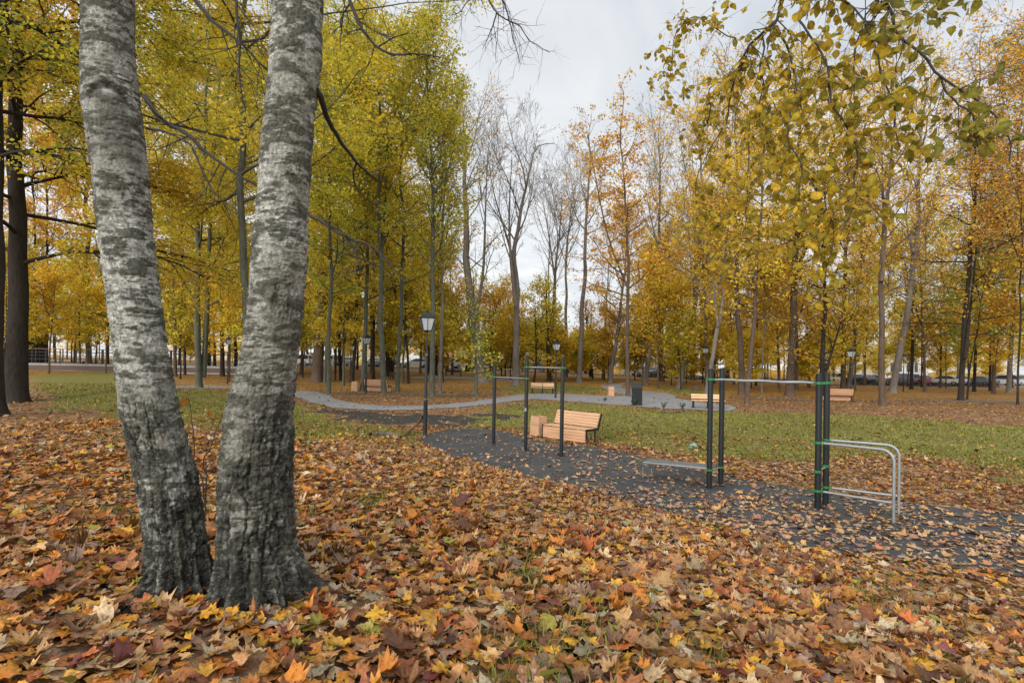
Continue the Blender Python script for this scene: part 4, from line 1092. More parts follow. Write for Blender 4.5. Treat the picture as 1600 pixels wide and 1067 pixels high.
def worley(x, y, z):
    ix, iy, iz = np.floor(x).astype(np.int64), np.floor(y).astype(np.int64), np.floor(z).astype(np.int64)
    f1 = np.full(x.shape, 9.0); f2 = f1.copy(); cid = np.zeros(x.shape)
    for a in (-1, 0, 1):
        for b in (-1, 0, 1):
            for c in (-1, 0, 1):
                jx, jy, jz = ix + a, iy + b, iz + c
                d = np.sqrt((jx + _h(jx, jy, jz) - x) ** 2 + (jy + _h(jx + 71, jy, jz) - y) ** 2 + (jz + _h(jx, jy + 37, jz) - z) ** 2)
                new = d < f1
                f2 = np.where(new, f1, np.minimum(f2, d)); cid = np.where(new, _h(jx, jy, jz + 91), cid); f1 = np.where(new, d, f1)
    return f1, f2, cid

def birch(label, prof, knots, seed, roots, white):
    d = BD
    pz, pc, pr = [], [], []
    for px, py, wd in prof:
        q = atd(px, py, d); pz.append(q.z); pc.append((q.x, q.y)); pr.append(wd * d / F / 2 * math.cos(math.atan((px - 800) / F)) - .006)
    o = np.argsort(pz); pz = np.array(pz)[o]; pc = np.array(pc)[o]; pr = np.array(pr)[o]
    # continue above the frame
    k = (pc[-1] - pc[-4]) / (pz[-1] - pz[-4])
    ext = np.array([4.5, 6.5, 9.5])
    pc = np.concatenate([pc, pc[-1] + k * .8 * (ext - pz[-1])[:, None]]); pr = np.concatenate([pr, pr[-1] * np.array([.85, .6, .12])]); pz = np.concatenate([pz, ext])
    x0, y0 = pc[0]; base = g1(x0, y0)
    zz = np.concatenate([np.arange(base - .12, 3.5, .0052), np.arange(3.5, 9.5, .08)])
    NT = 230; th = np.arange(NT) * 2 * np.pi / NT
    Zg, Tg = np.meshgrid(zz, th, indexing='ij')
    sm = lambda a: np.interp(zz, pz, a)
    cxs, cys, rs = sm(pc[:, 0]), sm(pc[:, 1]), sm(pr)
    ker = np.hanning(41); ker /= ker.sum()
    pad = lambda a: np.convolve(np.pad(a, 20, mode='edge'), ker, 'valid')
    cxs, cys, rs = pad(cxs), pad(cys), pad(rs)
    h = Zg - base
    ct, st = np.cos(Tg), np.sin(Tg)
    X3, Y3 = ct * .17 + seed, st * .17
    sh = lambda ax, az, ph=0.0: (X3 * ax + ph, Y3 * ax + ph * .7, Zg * az)
    # roots: lobes that flare at the foot
    A0 = math.atan2(-y0, -x0)              # the side that faces the viewer
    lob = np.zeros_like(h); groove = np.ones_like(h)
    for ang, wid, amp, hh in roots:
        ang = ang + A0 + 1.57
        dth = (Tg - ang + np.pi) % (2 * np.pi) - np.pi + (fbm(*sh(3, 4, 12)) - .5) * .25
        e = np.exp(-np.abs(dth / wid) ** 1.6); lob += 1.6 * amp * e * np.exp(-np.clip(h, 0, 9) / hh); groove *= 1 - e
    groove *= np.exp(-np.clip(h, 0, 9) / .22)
    rr = rs[:, None] * (1 + .07 * (fbm(*sh(5, 2.2, 3)) - .5) * 2) + lob - .022 * groove
    # bark
    low = sst(1.25 - 3.0 * white, .30 - 2.0 * white, h + (fbm(*sh(6, 3, 7)) - .5) * 1.5)                # rough old bark low down
    wx = (fbm(*sh(9, 6, 50)) - .5); wz = (fbm(*sh(9, 6, 61)) - .5)
    f1, f2, cid = worley((X3 + wx * .07) * 21, (Y3 + wz * .07) * 21, (Zg + wz * .35) * 2.6)
    g1_, g2_, cid2 = worley((X3 + wx * .04) * 60, (Y3 + wz * .04) * 60, (Zg + wz * .08) * 15)
    n1b = fbm(*sh(26, 9, 5), oct=4); fine = fbm(*sh(75, 60, 14), oct=4); strata = fbm(*sh(14, 95, 19), oct=4)
    crack = np.clip(1.2 - (f2 - f1 + (fine - .5) * .22) / .15, 0, 1) * sst(.36, .50, fbm(*sh(8, 3, 70)))
    crack2 = np.clip(1.05 - (g2_ - g1_) / .16, 0, 1) * sst(.42, .56, fbm(*sh(9, 6, 77)))
    band = fbm(*sh(6.5, 20, 11), oct=5)
    bandw = fbm(*sh(13, 46, 2), oct=5)
    thr = .535 - .06 * low
    bd = sst(thr - .006, thr + .012, band * .55 + bandw * .45 + (fine - .5) * .13)              # dark corky patches
    lent = sst(.62, .70, vnoise(*sh(20, 130, 4))) * sst(.40, .56, fbm(*sh(7, 9, 9)))
    torn = sst(.57, .61, fbm(*sh(14, 40, 15), oct=5))                       # thin torn papery edges
    light = fbm(*sh(4, 3, 21)); lich = fbm(*sh(24, 20, 33), oct=5)
    dsp = low * (.007 * (cid - .5) + .004 * (cid2 - .5) - .016 * crack - .005 * crack2 + .010 * (fine - .5) + .004 * (n1b - .5))
    dsp += .006 * bd * (.4 + fine) - .003 * lent + .004 * torn * (1 - bd) + .0045 * (fine - .5) * (.4 + low) + .0035 * (strata - .5) * (1 - low)
    # colours of the bark
    whi = np.array([.40, .402, .358]); gry = np.array([.205, .20, .162]); drk = np.array([.060, .057, .043]); blk = np.array([.014, .013, .011]); pch = np.array([.30, .205, .165]); grn = np.array([.075, .085, .055])
    mix = lambda a, b, f: a * (1 - f[..., None]) + b * f[..., None]
    C = np.broadcast_to(whi, h.shape + (3,)).copy()
    C = mix(C, gry, sst(.42, .60, light) * .7)
    C = mix(C, gry * .9, sst(.50, .62, strata) * .55 * (1 - low))
    C = mix(C, gry * .74, np.clip(low * 1.1, 0, 1) * sst(.72, .40, cid * .5 + lich * .5))
    C = mix(C, pch, sst(.60, .68, fbm(*sh(9, 5, 44))) * low * sst(.4, .7, cid2) * .55)
    if white < -.05: C = mix(C, np.array([.150, .140, .112]), sst(2.15, 1.35, h + (lich - .5) * 1.2) * (.45 + .4 * sst(.4, .6, n1b)))
    C = mix(C, drk, bd * .94)
    C = mix(C, grn, bd * sst(.47, .58, lich) * .6 + low * sst(.52, .64, n1b) * .3)
    C = mix(C, whi * .80, sst(.585, .63, lich) * (.25 + .5 * low) * (1 - .5 * bd))
    C = mix(C, drk, lent * .85)
    C = C * np.clip(.1 + 1.8 * fine, .35, 1.5)[..., None]
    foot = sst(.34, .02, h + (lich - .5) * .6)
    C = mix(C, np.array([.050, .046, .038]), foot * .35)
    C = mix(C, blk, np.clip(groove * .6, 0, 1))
    C = mix(C, blk, crack2 * (.06 + .4 * low))
    C = mix(C, blk, crack * np.clip(.06 + low, 0, 1) * .8)
    for (kx, ky, kr, arch) in knots:                                         # scars facing the viewer
        q = atd(kx, ky, d); ci = np.interp(q.z, zz, cxs); rr_ = np.interp(q.z, zz, rs)
        kc = np.interp(ky, [p_[1] for p_ in prof], [p_[0] for p_ in prof]); kw_ = np.interp(ky, [p_[1] for p_ in prof], [p_[2] for p_ in prof])
        ang = A0 + math.asin(max(-.95, min(.95, (kx - kc) / kw_ * 2)))
        ar = ((Tg - ang + np.pi) % (2 * np.pi) - np.pi) * rs[:, None]; dz = Zg - q.z
        dsp += kr * .25 * np.exp(-(ar / (kr * 1.3)) ** 2 - (dz / (kr * 1.2)) ** 2)
        if arch:
            line = dz - (.030 - 9.0 * ar ** 2 - .10 * np.abs(ar)) + (n1b - .5) * .02
            bw = np.exp(-(line / .020) ** 2) * np.exp(-(ar / .10) ** 6)
            below = sst(-.42, -.26, dz + (n1b - .5) * .2) * sst(.03, -.01, line) * np.exp(-((ar - .012) / (.075 + (lich - .5) * .08)) ** 4)
            C = mix(C, gry * .55, np.clip(below * sst(.30, .5, fine) * 1.1, 0, 1)); C = mix(C, drk * .7, np.clip(bw * 1.1, 0, 1)); dsp += .012 * np.exp(-((line - .03) / .02) ** 2) * np.exp(-(ar / .09) ** 4) - .010 * bw
            hole = np.exp(-((ar / .012) ** 2 + ((dz - .016) / .012) ** 2)); C = mix(C, blk, np.clip(hole * 1.3, 0, 1)); dsp -= .010 * hole; tri = np.exp(-((ar / .022) ** 2 + ((dz + .006) / .014) ** 2)); C = mix(C, np.array([.42, .42, .39]), np.clip(tri * (1 - hole) * 1.2, 0, 1))
        else:
            e = np.exp(-((ar / kr) ** 2 + (dz / (kr * .8)) ** 2) * 1.2); C = mix(C, drk, np.clip(e * (.5 + n1b), 0, 1)); 
    rr = rr + dsp
    V = np.stack([cxs[:, None] + rr * ct - x0, cys[:, None] + rr * st - y0, Zg - base], -1).reshape(-1, 3)
    nz = len(zz)
    i = np.arange(nz - 1)[:, None]; j = np.arange(NT)[None]; j2 = (j + 1) % NT
    Fc = np.stack([i * NT + j, i * NT + j2, (i + 1) * NT + j2, (i + 1) * NT + j], -1).reshape(-1, 4)
    root = thing('birch_tree', label, 'tree', (x0, y0, base))
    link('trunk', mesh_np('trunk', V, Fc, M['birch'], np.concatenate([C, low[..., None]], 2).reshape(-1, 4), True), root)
    return root, (pz, pc, pr)

PL = [(169, -60, 84), (169.5, 0, 87), (170, 60, 88), (173, 152, 98), (186, 253, 95), (195, 354, 93), (215, 506, 91), (219, 540, 92), (233, 639, 99), (258, 738, 102), (272, 820, 100), (276, 886, 100), (277, 950, 104)]
PR = [(470, -60, 78), (466, 0, 81), (461, 101, 85), (450, 202, 83), (443, 304, 86), (437, 405, 89), (428, 506, 92), (421, 560, 94), (406, 639, 112), (401, 738, 121), (400, 836, 124), (404, 886, 132), (412, 950, 142)]
bl, _ = birch('left leaning birch trunk with white bark and an eye-shaped knot scar', PL, [(173, 158, .05, True), (166, 330, .035, False), (196, 430, .02, False)], 1.7,
              [(-1.95, .17, .075, .16), (-1.45, .13, .05, .22), (-1.0, .15, .05, .2), (-2.6, .2, .09, .13), (-.5, .18, .05, .16), (.3, .3, .06, .14), (1.3, .3, .08, .12), (2.4, .3, .08, .12)], -.02)
br, brp = birch('right birch trunk with deeply cracked grey bark and spreading roots', PR, [(498, 100, .04, False), (430, 300, .03, False)], 4.9,
                [(-.25, .17, .15, .11), (-.75, .13, .08, .2), (-1.15, .12, .045, .26), (-1.62, .14, .06, .2), (-2.15, .12, .07, .18), (-2.7, .2, .07, .16), (.4, .3, .08, .12), (1.3, .3, .08, .12), (2.4, .3, .1, .12)], -.11)

# small broken limb of the right birch, black against the leaves
def pxlimbs(specs):
    """specs: (pixel polyline with depth, radius at start)"""
    out = []
    for pts, r0, r1 in specs:
        Q = resample([atd(*p) for p in pts], max(4, 3 * len(pts)))
        Q = Q + (np.stack([fbm(Q[:, 2] * 9 + i * 7, Q[:, 0] * 9) for i in range(3)], 1) - .5) * .05 * (np.arange(len(Q)) > 0)[:, None]
        out.append((Q, np.linspace(r0, r1, len(Q)), 7))
    return out
o_ = br.location
specs = [([(494, 140, BD), (503, 170, BD + .1), (520, 200, BD + .25), (534, 228, BD + .35), (556, 256, BD + .5), (580, 276, BD + .6), (597, 284, BD + .7)], .017, .006),
         ([(556, 256, BD + .5), (554, 292, BD + .55), (570, 312, BD + .6), (588, 328, BD + .65)], .007, .003),
         ([(580, 276, BD + .6), (600, 262, BD + .7), (622, 258, BD + .8)], .005, .002)]
L_ = [(q - np.array(o_), r, k) for q, r, k in pxlimbs(specs)]
V, Fc = tubes_mesh(L_); link('branch', mesh_np('branch', V, Fc, M['twig'], None, True), br)

# ------------------------------------------------------------------ branches that reach into the frame from above
def spray(name, label, cat, specs, ntwig, twig_len, seed, leafspec=None, droop=-.5, bark='twig', group=None, kids2=2):
    rl = random.Random(seed)
    org = atd(*specs[0][0][0]); out = []; anch = []
    mains = pxlimbs(specs)
    for (Q, r, k) in mains:
        out.append((Q - np.array(org), r, k))
        for i in range(len(Q) - 1): anch.append((*(Q[i] - np.array(org)), *(Q[i + 1] - np.array(org)), rl.randrange(1 << 20)))
    def tw(p, d, L, r, lev):
        n = 5; pts = [p.copy()]
        for i in range(n - 1):
            d = (d + Vector((rl.gauss(0, .22), rl.gauss(0, .22), rl.gauss(0, .18) + droop * .16))).normalized(); p = p + d * L / (n - 1); pts.append(p.copy())
        out.append(([tuple(q) for q in pts], [r * (1 - .7 * i / (n - 1)) for i in range(n)], 4))
        b_ = rl.randrange(1 << 20)
        for i in range(n - 1): anch.append((*pts[i], *pts[i + 1], b_))
        if lev:
            for _ in range(kids2):
                i = rl.randrange(1, n - 1); s = Vector((rl.gauss(0, 1), rl.gauss(0, 1), rl.gauss(-.2, .7))).normalized()
                tw(pts[i], (d * .6 + s * .8).normalized(), L * rl.uniform(.4, .7), r * .6, lev - 1)
    lens = [len(q[0]) for q in mains]
    for t in range(ntwig):
        Q, r, k = rl.choices(mains, weights=lens)[0]
        i = rl.randrange(len(Q) // 4, len(Q) - 1); p = Vector(Q[i]) - org; d0 = Vector(Q[i + 1] - Q[i]).normalized()
        s = Vector((rl.gauss(0, 1), rl.gauss(0, .7), rl.gauss(-.3, .6))).normalized()
        tw(p, (d0 * .5 + s).normalized(), twig_len * rl.uniform(.5, 1.3), max(.0012, r[i] * .5), 1)
    root = thing(name, label, cat, org, 0, group)
    V, Fc = tubes_mesh([(np.array(a), np.array(b_), k) for a, b_, k in out])
    link('branch', mesh_np('branch', V, Fc, M[bark], None, True), root)
    if leafspec:
        n, size, pal = leafspec
        A = np.array(anch); ln = np.linalg.norm(A[:, 3:6] - A[:, :3], axis=1)
        i = rng.choice(len(A), n, p=ln / ln.sum()); t = rng.uniform(0, 1, (n, 1))
        stem = A[i, :3] * (1 - t) + A[i, 3:6] * t
        yaw = rng.uniform(0, 6.283, n); tilt = rng.normal(1.25, .45, n).clip(.1, 2.4); az = rng.uniform(0, 6.283, n)
        Rm = rot_mats(yaw, tilt, az)
        # leaf tip points mostly down
        flip = np.einsum('nij,j->ni', Rm, np.array([0, 1., 0]))[:, 2] > .15
        Rm[flip, :, :2] *= -1
        sz = size * rng.lognormal(0, .22, n)
        tip = np.einsum('nij,j->ni', Rm, np.array([0, 1., 0]))
        pos = stem + tip * (sz * .62)[:, None]
        P = np.array(pal); c = P[rng.integers(0, len(P), n)] * rng.uniform(.8, 1.15, (n, 1))
        Vv, Ff, Cc = leaves(OVAL, pos, Rm, sz, rng.normal(.05, .2, n), rng.normal(.22, .15, n), c, True, .03)
        link('foliage', mesh_np('foliage', Vv, Ff, M['near_leaf'], Cc, False, LOCAL), root)
    return root

NL = [(.33, .26, .03), (.42, .31, .03), (.28, .235, .03), (.50, .36, .03), (.38, .26, .025), (.56, .36, .03)]
A = 2.9
spray('overhanging_branch', 'drooping linden branch full of olive leaves hanging in from above', 'branch', [
    ([(1262, -160, A + .1), (1238, -60, A), (1225, 0, A), (1216, 33, A), (1178, 66, A), (1159, 98, A), (1141, 136, A + .1), (1131, 197, A + .1)], .014, .004),
    ([(1216, 48, A), (1234, 84, A), (1246, 127, A - .1), (1247, 160, A - .1)], .007, .003),
    ([(1192, 60, A), (1190, 141, A), (1183, 178, A), (1197, 206, A), (1206, 244, A + .1), (1230, 281, A + .1)], .005, .002),
    ([(1247, 130, A - .2), (1232, 183, A - .3), (1234, 220, A - .4), (1258, 272, A - .5), (1291, 319, A - .6), (1307, 352, A - .6), (1300, 403, A - .7), (1291, 440, A - .7)], .004, .0015),
    ([(1159, 98, A), (1136, 128, A + .2), (1110, 136, A + .3), (1112, 173, A + .3), (1084, 225, A + .4)], .005, .002),
    ([(1170, 225, A + .1), (1172, 290, A + .1), (1162, 340, A + .1), (1150, 385, A)], .003, .0015),
    ([(1150, 60, A + .5), (1110, 40, A + .6), (1075, 20, A + .7), (1050, 70, A + .7), (1044, 130, A + .7)], .004, .0015),
    ([(1131, 197, A + .1), (1100, 250, A + .2), (1085, 300, A + .2), (1100, 350, A + .2)], .003, .0015),
    ([(1247, 30, A - .5), (1291, 100, A - .7), (1309, 178, A - .8), (1337, 220, A - .8), (1342, 262, A - .8), (1337, 319, A - .9), (1319, 370, A - .9)], .005, .0018),
    ([(1262, -160, A - .5), (1262, -60, A - .7), (1300, -10, A - .8), (1350, 30, A - .9), (1370, 90, A - .9), (1400, 160, A - .9), (1402, 230, A - .9)], .006, .002),
  ], 230, .24, 8, (2500, .038, NL), -.7)
spray('overhanging_branch', 'arching dark branch with broad olive leaves nearest the upper right corner', 'branch', [
    ([(1340, -180, 2.2), (1370, -70, 2.1), (1389, 9, 2.0), (1408, 61, 2.0), (1450, 108, 1.95), (1487, 136, 1.95), (1539, 164, 1.9), (1572, 216, 1.9), (1580, 250, 1.9)], .009, .002),
    ([(1470, 122, 1.95), (1472, 150, 1.95), (1520, 187, 1.9), (1530, 244, 1.9)], .004, .0015),
    ([(1400, -60, 2.3), (1430, -20, 2.3), (1460, -10, 2.3), (1470, 10, 2.3)], .004, .0015),
    ([(1380, -20, 2.1), (1350, 40, 2.1), (1330, 90, 2.1), (1340, 150, 2.1)], .004, .0015),
  ], 60, .17, 18, (290, .040, [(.25, .225, .035), (.22, .21, .035), (.32, .26, .035)]), -.5)
spray('bare_branch', 'leafless black branch hanging into the open sky', 'branch', [
    ([(735, -170, 5.5), (750, -60, 5.4), (762, 0, 5.3), (776, 20, 5.3), (790, 33, 5.3), (818, 42, 5.3), (823, 61, 5.3), (847, 75, 5.3), (858, 84, 5.3)], .016, .003),
    ([(750, -60, 5.4), (776, -20, 5.5), (790, 2, 5.5), (797, 40, 5.5), (806, 78, 5.5), (812, 100, 5.5)], .012, .003),
    ([(762, -40, 5.3), (736, 0, 5.2), (724, 18, 5.2), (706, 24, 5.2)], .010, .003),
    ([(776, 20, 5.3), (770, 40, 5.3), (764, 62, 5.3), (754, 78, 5.3)], .008, .002),
  ], 46, .34, 5, None, -.5, kids2=3)
# the limb left of the poplar and the long drooping limbs of the hidden maple
spray('dark_limb', 'long black limb arching down across the yellow leaves beside the right birch', 'branch', [
    ([(500, -160, 11), (530, -60, 11), (545, 0, 11), (561, 42, 11), (589, 75, 11), (612, 87, 11), (650, 84, 11), (690, 90, 11)], .06, .012),
    ([(589, 75, 11), (606, 62, 11), (640, 52, 11.2)], .02, .006)], 24, .8, 21, None, .2)
spray('dark_limb', 'drooping black limb crossing the leaves between the birch trunks', 'branch', [
    ([(225, 150, 9), (250, 190, 9), (290, 205, 9), (320, 238, 9), (360, 265, 9), (395, 288, 9), (420, 300, 9.2)], .045, .012),
    ([(228, 200, 9), (262, 205, 9), (300, 228, 9)], .025, .008), ([(300, 232, 9), (318, 270, 9), (332, 300, 9), (370, 330, 9)], .018, .005)], 26, .8, 22, None, -.2)
spray('dark_limb', 'forked black limb high between the birch trunks', 'branch', [
    ([(240, -120, 8.5), (290, -20, 8.5), (308, 8, 8.5), (345, 45, 8.5), (376, 66, 8.5), (402, 95, 8.5), (430, 120, 8.7)], .05, .012),
    ([(365, -60, 8.4), (370, 20, 8.4), (376, 66, 8.4), (372, 120, 8.5), (384, 175, 8.6)], .03, .007), ([(376, 66, 8.5), (410, 62, 8.5), (440, 40, 8.6)], .02, .006)], 26, .8, 23, None, -.1)
spray('dark_limb', 'low arching black limb right of the right birch', 'branch', [
    ([(470, 330, 9), (505, 347, 9), (542, 375, 9), (575, 379, 9), (603, 403, 9), (622, 430, 9)], .03, .008), ([(542, 375, 9), (560, 400, 9), (566, 430, 9)], .014, .004)], 18, .7, 24, None, -.3)
# sapling between the birches
spray('sapling', 'thin leafless sapling twigs with one orange leaf between the birches', 'sapling', [
    ([(322, 800, 3.3), (316, 740, 3.35), (330, 690, 3.4), (345, 650, 3.45)], .005, .002), ([(318, 780, 3.3), (306, 720, 3.35), (300, 660, 3.4), (292, 610, 3.4)], .005, .0015),
    ([(316, 740, 3.35), (335, 720, 3.4), (350, 700, 3.4)], .003, .0015)], 14, .12, 30, (9, .05, [(.45, .15, .03), (.4, .17, .03)]), .5)

# a few leaves have drifted up against the feet of the birches
def drift(o, rad, n):
    a_ = rng.uniform(-2.6, .9, n); r = rad + np.abs(rng.normal(0, .05, n)) + .01
    x, y = o.location.x + np.cos(a_) * r, o.location.y + np.sin(a_) * r
    z = gz(x, y) + rng.uniform(.02, .07, n)
    ci = rng.choice(len(LIT), n, p=LITW); c = LIT[ci] * rng.uniform(.4, .9, (n, 1))
    yl = rng.uniform(0, 1, n) < .3; c[yl] = np.array([(.56, .27, .025)]) * rng.uniform(.7, 1.05, (yl.sum(), 1))
    Vv, Ff, Cc = leaves(MAPLE, np.stack([x, y, z], 1), rot_mats(rng.uniform(0, 6.28, n), rng.uniform(.05, .5, n), a_ + np.pi / 2), rng.lognormal(math.log(.078), .25, n).clip(.05, .11), rng.normal(.1, .3, n), rng.normal(.05, .3, n), c, True, .14)
    d_ = link('fallen_leaves', mesh_np('fallen_leaves', Vv, Ff, M['litter_leaf'], Cc, False, LOCAL))
    tag(d_, 'yellow and brown maple leaves drifted against the foot of the ' + ('left' if o is bl else 'right') + ' birch', 'fallen leaves', kind='stuff')
drift(bl, .20, 60); drift(br, .27, 90)
# ------------------------------------------------------------------ pull-up bars, workout frame
def clamp(parent, x, y, z, ang, mat=None):
    mb = MB(); c, s_ = math.cos(ang), math.sin(ang)
    mb.lathe([(.050, -.020), (.057, -.018), (.057, .018), (.050, .020)], 16, (x, y, z))
    for sg in (1, -1):
        mb.box((x + c * .070 * sg, y + s_ * .070 * sg, z), (.034, .04, .034), ang)
        mb.box((x + c * .078 * sg - s_ * .034, y + s_ * .078 * sg + c * .034, z), (.018, .02, .018), ang)
    return mb.build('clamp', M['green_plastic'], parent, .003, loc=(0, 0, 0))

def post(parent, x, y, H, r=.047):
    p = MB().lathe([(r, -.1), (r, H - .012), (r * .9, H)], 18, (x, y, 0)).build('post', M['black_metal'], parent, 0, True)
    MB().lathe([(r * .96, H - .004), (r * .98, H + .012), (r * .7, H + .022), (.002, H + .025)], 18, (x, y, 0)).build('post_cap', M['lamp_metal'], p, 0, True)
    MB().lathe([(r * 1.35, -.05), (r * 1.35, .012), (r * 1.02, .02)], 18, (x, y, 0)).build('foot_ring', M['black_metal'], p, 0, True)
    return p

def hz(px, py_base, py_top):
    b_ = at(px, py_base); d = depth(b_); return b_, atd(px, py_top, d).z - b_.z

a0, ha = hz(771, 695, 571); a1, hb = hz(821, 705, 558); a2, hc = hz(877, 714, 560)
o = a0; rig = thing('pull_up_bars', 'three black posts with two silver pull-up bars of different heights', 'pull-up bars', o)
pts = [a0 - o, a1 - o, a2 - o]
for p, h in zip(pts, (ha, hb, hc)): post(rig, p.x, p.y, h)
def bar(parent, p, q, z, r=.016, name='bar'):
    d = (q - p).normalized() * .05
    return MB().tube([(p.x + d.x, p.y + d.y, z), (q.x - d.x, q.y - d.y, z)], r, 10).build(name, M['steel'], parent, 0, True)
zb1 = atd(771, 589, depth(a0)).z - o.z; zb2 = atd(821, 573.5, depth(a1)).z - o.z
for p, q, z in ((pts[0], pts[1], zb1), (pts[1], pts[2], zb2)):
    ang = math.atan2(q.y - p.y, q.x - p.x)
    bar(rig, p, q, z); clamp(rig, p.x, p.y, z, ang); clamp(rig, q.x, q.y, z, ang)
MB().box((pts[1].x - .02, pts[1].y - .047, 1.05), (.05, .006, .09)).build('label_plate', M['steel'], rig, .002)

b0, h0 = hz(1108, 764, 578); b1, h1 = hz(1126, 759, 577); b2, h2 = hz(1277.5, 797, 586); b3, h3 = hz(1290, 790, 585)
o = b0; wf = thing('workout_frame', 'black four-post outdoor workout frame with wavy bars, dip rails and grey board', 'workout frame', o)
Q = [b0 - o, b1 - o, b2 - o, b3 - o]
for p, h in zip(Q, (h0, h1, h2, h3)): post(wf, p.x, p.y, h)
along = ((Q[2] + Q[3]) - (Q[0] + Q[1])); along.z = 0; along.normalize(); across = (Q[1] - Q[0]).normalized(); across.z = 0
aA = math.atan2(along.y, along.x); aC = math.atan2(across.y, across.x)
zt = 1.98
for i in range(4): clamp(wf, Q[i].x, Q[i].y, zt - (.0 if i < 2 else .0), aA)
# wavy overhead bars
for i, j, ph in ((0, 2, 0), (1, 3, .5)):
    P, Qq = Q[i], Q[j]; L = (Qq - P).length
    pts_ = []
    for k in range(61):
        t = k / 60; e = P.lerp(Qq, .03 + t * .94); w_ = math.sin((t + ph) * 2 * math.pi * 2.5) * .008 * min(1, t * 8, (1 - t) * 8)
        pts_.append((e.x + across.x * w_ * 2.2, e.y + across.y * w_ * 2.2, zt + w_ * .5))
    MB().tube(pts_, .017, 10).build('wavy_bar', M['steel'], wf, 0, True)
for k in range(4):
    t = (k + .7) / 4.4; p = Q[0].lerp(Q[2], t); q = Q[1].lerp(Q[3], t)
    bar(wf, p, q, zt, .013, 'rung')
# dip rails: two bent tubes
e0, e1 = at(1396, 819), at(1404, 806)
E = [e0 - o, e1 - o]
for i, e, px in ((2, E[0], 0), (3, E[1], 0)):
    P = Q[i]; dr = (e - P); L = dr.length; dr.normalize()
    zr = atd(1290 if i == 2 else 1300, 703 if i == 2 else 697.5, depth(o + P)).z - o.z
    zr = 1.05 if i == 2 else 1.06
    pp = [(P + dr * .05).to_tuple()[:2] + (zr,)]
    pts_ = [(pp[0][0], pp[0][1], zr)]
    rad = .16
    pts_.append(((P + dr * (L - rad)).x, (P + dr * (L - rad)).y, zr))
    for k in range(1, 9):
        a_ = k / 8 * math.pi / 2; q = P + dr * (L - rad + rad * math.sin(a_)); pts_.append((q.x, q.y, zr - rad + rad * math.cos(a_)))
    pts_.append((e.x, e.y, -.08))
    MB().tube(pts_, .022, 12).build('dip_rail', M['steel'], wf, 0, True)
    clamp(wf, P.x, P.y, zr, math.atan2(dr.y, dr.x))
    zl = .30
    MB().tube([((P + dr * .05).x, (P + dr * .05).y, zl), (e.x - dr.x * .018, e.y - dr.y * .018, zl)], .019, 10).build('low_rail', M['steel'], wf, 0, True)
    clamp(wf, P.x, P.y, zl, math.atan2(dr.y, dr.x))
bar(wf, Q[2], Q[3], .62, .016, 'step_bar'); clamp(wf, Q[2].x, Q[2].y, .60, aC); clamp(wf, Q[3].x, Q[3].y, .64, aC)
# sit-up board fixed to the first pair
s0, s1 = at(1008, 747), at(1018, 742)
S0 = ((s0 + s1) / 2 - o); mid = (Q[0] + Q[1]) / 2; dr = (S0 - mid); Lb = dr.length + .02; ab = math.atan2(dr.y, dr.x)
zbd = .36
MBd = MB(); c_ = mid + dr * .5; wd_ = .34
pz0, pz1 = zbd, zbd - .06
dirn = dr.normalized(); pn = Vector((-dirn.y, dirn.x, 0))
for k in range(3):
    off_ = (k - 1) * .115
    A_ = mid + dirn * .02 + pn * off_; B_ = mid + dirn * Lb + pn * off_
    P8 = []
    for zo in (0, .03):
        for (pt, s_) in ((A_, -.054), (B_, -.054), (B_, .054), (A_, .054)):
            zz_ = (pz0 if pt is A_ else pz1) + zo
            P8.append((pt.x + pn.x * s_, pt.y + pn.y * s_, zz_))
    MBd.hexa(P8)
MBd.build('sit_up_board', M['grey_board'], wf, .004)
for sg in (-1, 1):
    A_ = mid + dirn * .02 + pn * (sg * .185); B_ = mid + dirn * Lb + pn * (sg * .185)
    MB().tube([(A_.x, A_.y, pz0), (B_.x, B_.y, pz1), (B_.x, B_.y, -.05)], .017, 8).build('board_rail', M['steel'], wf, 0, True)
bar(wf, Q[0], Q[1], pz0 - .015, .015, 'cross_bar'); clamp(wf, Q[0].x, Q[0].y, pz0 - .015, aC); clamp(wf, Q[1].x, Q[1].y, pz0 - .015, aC)

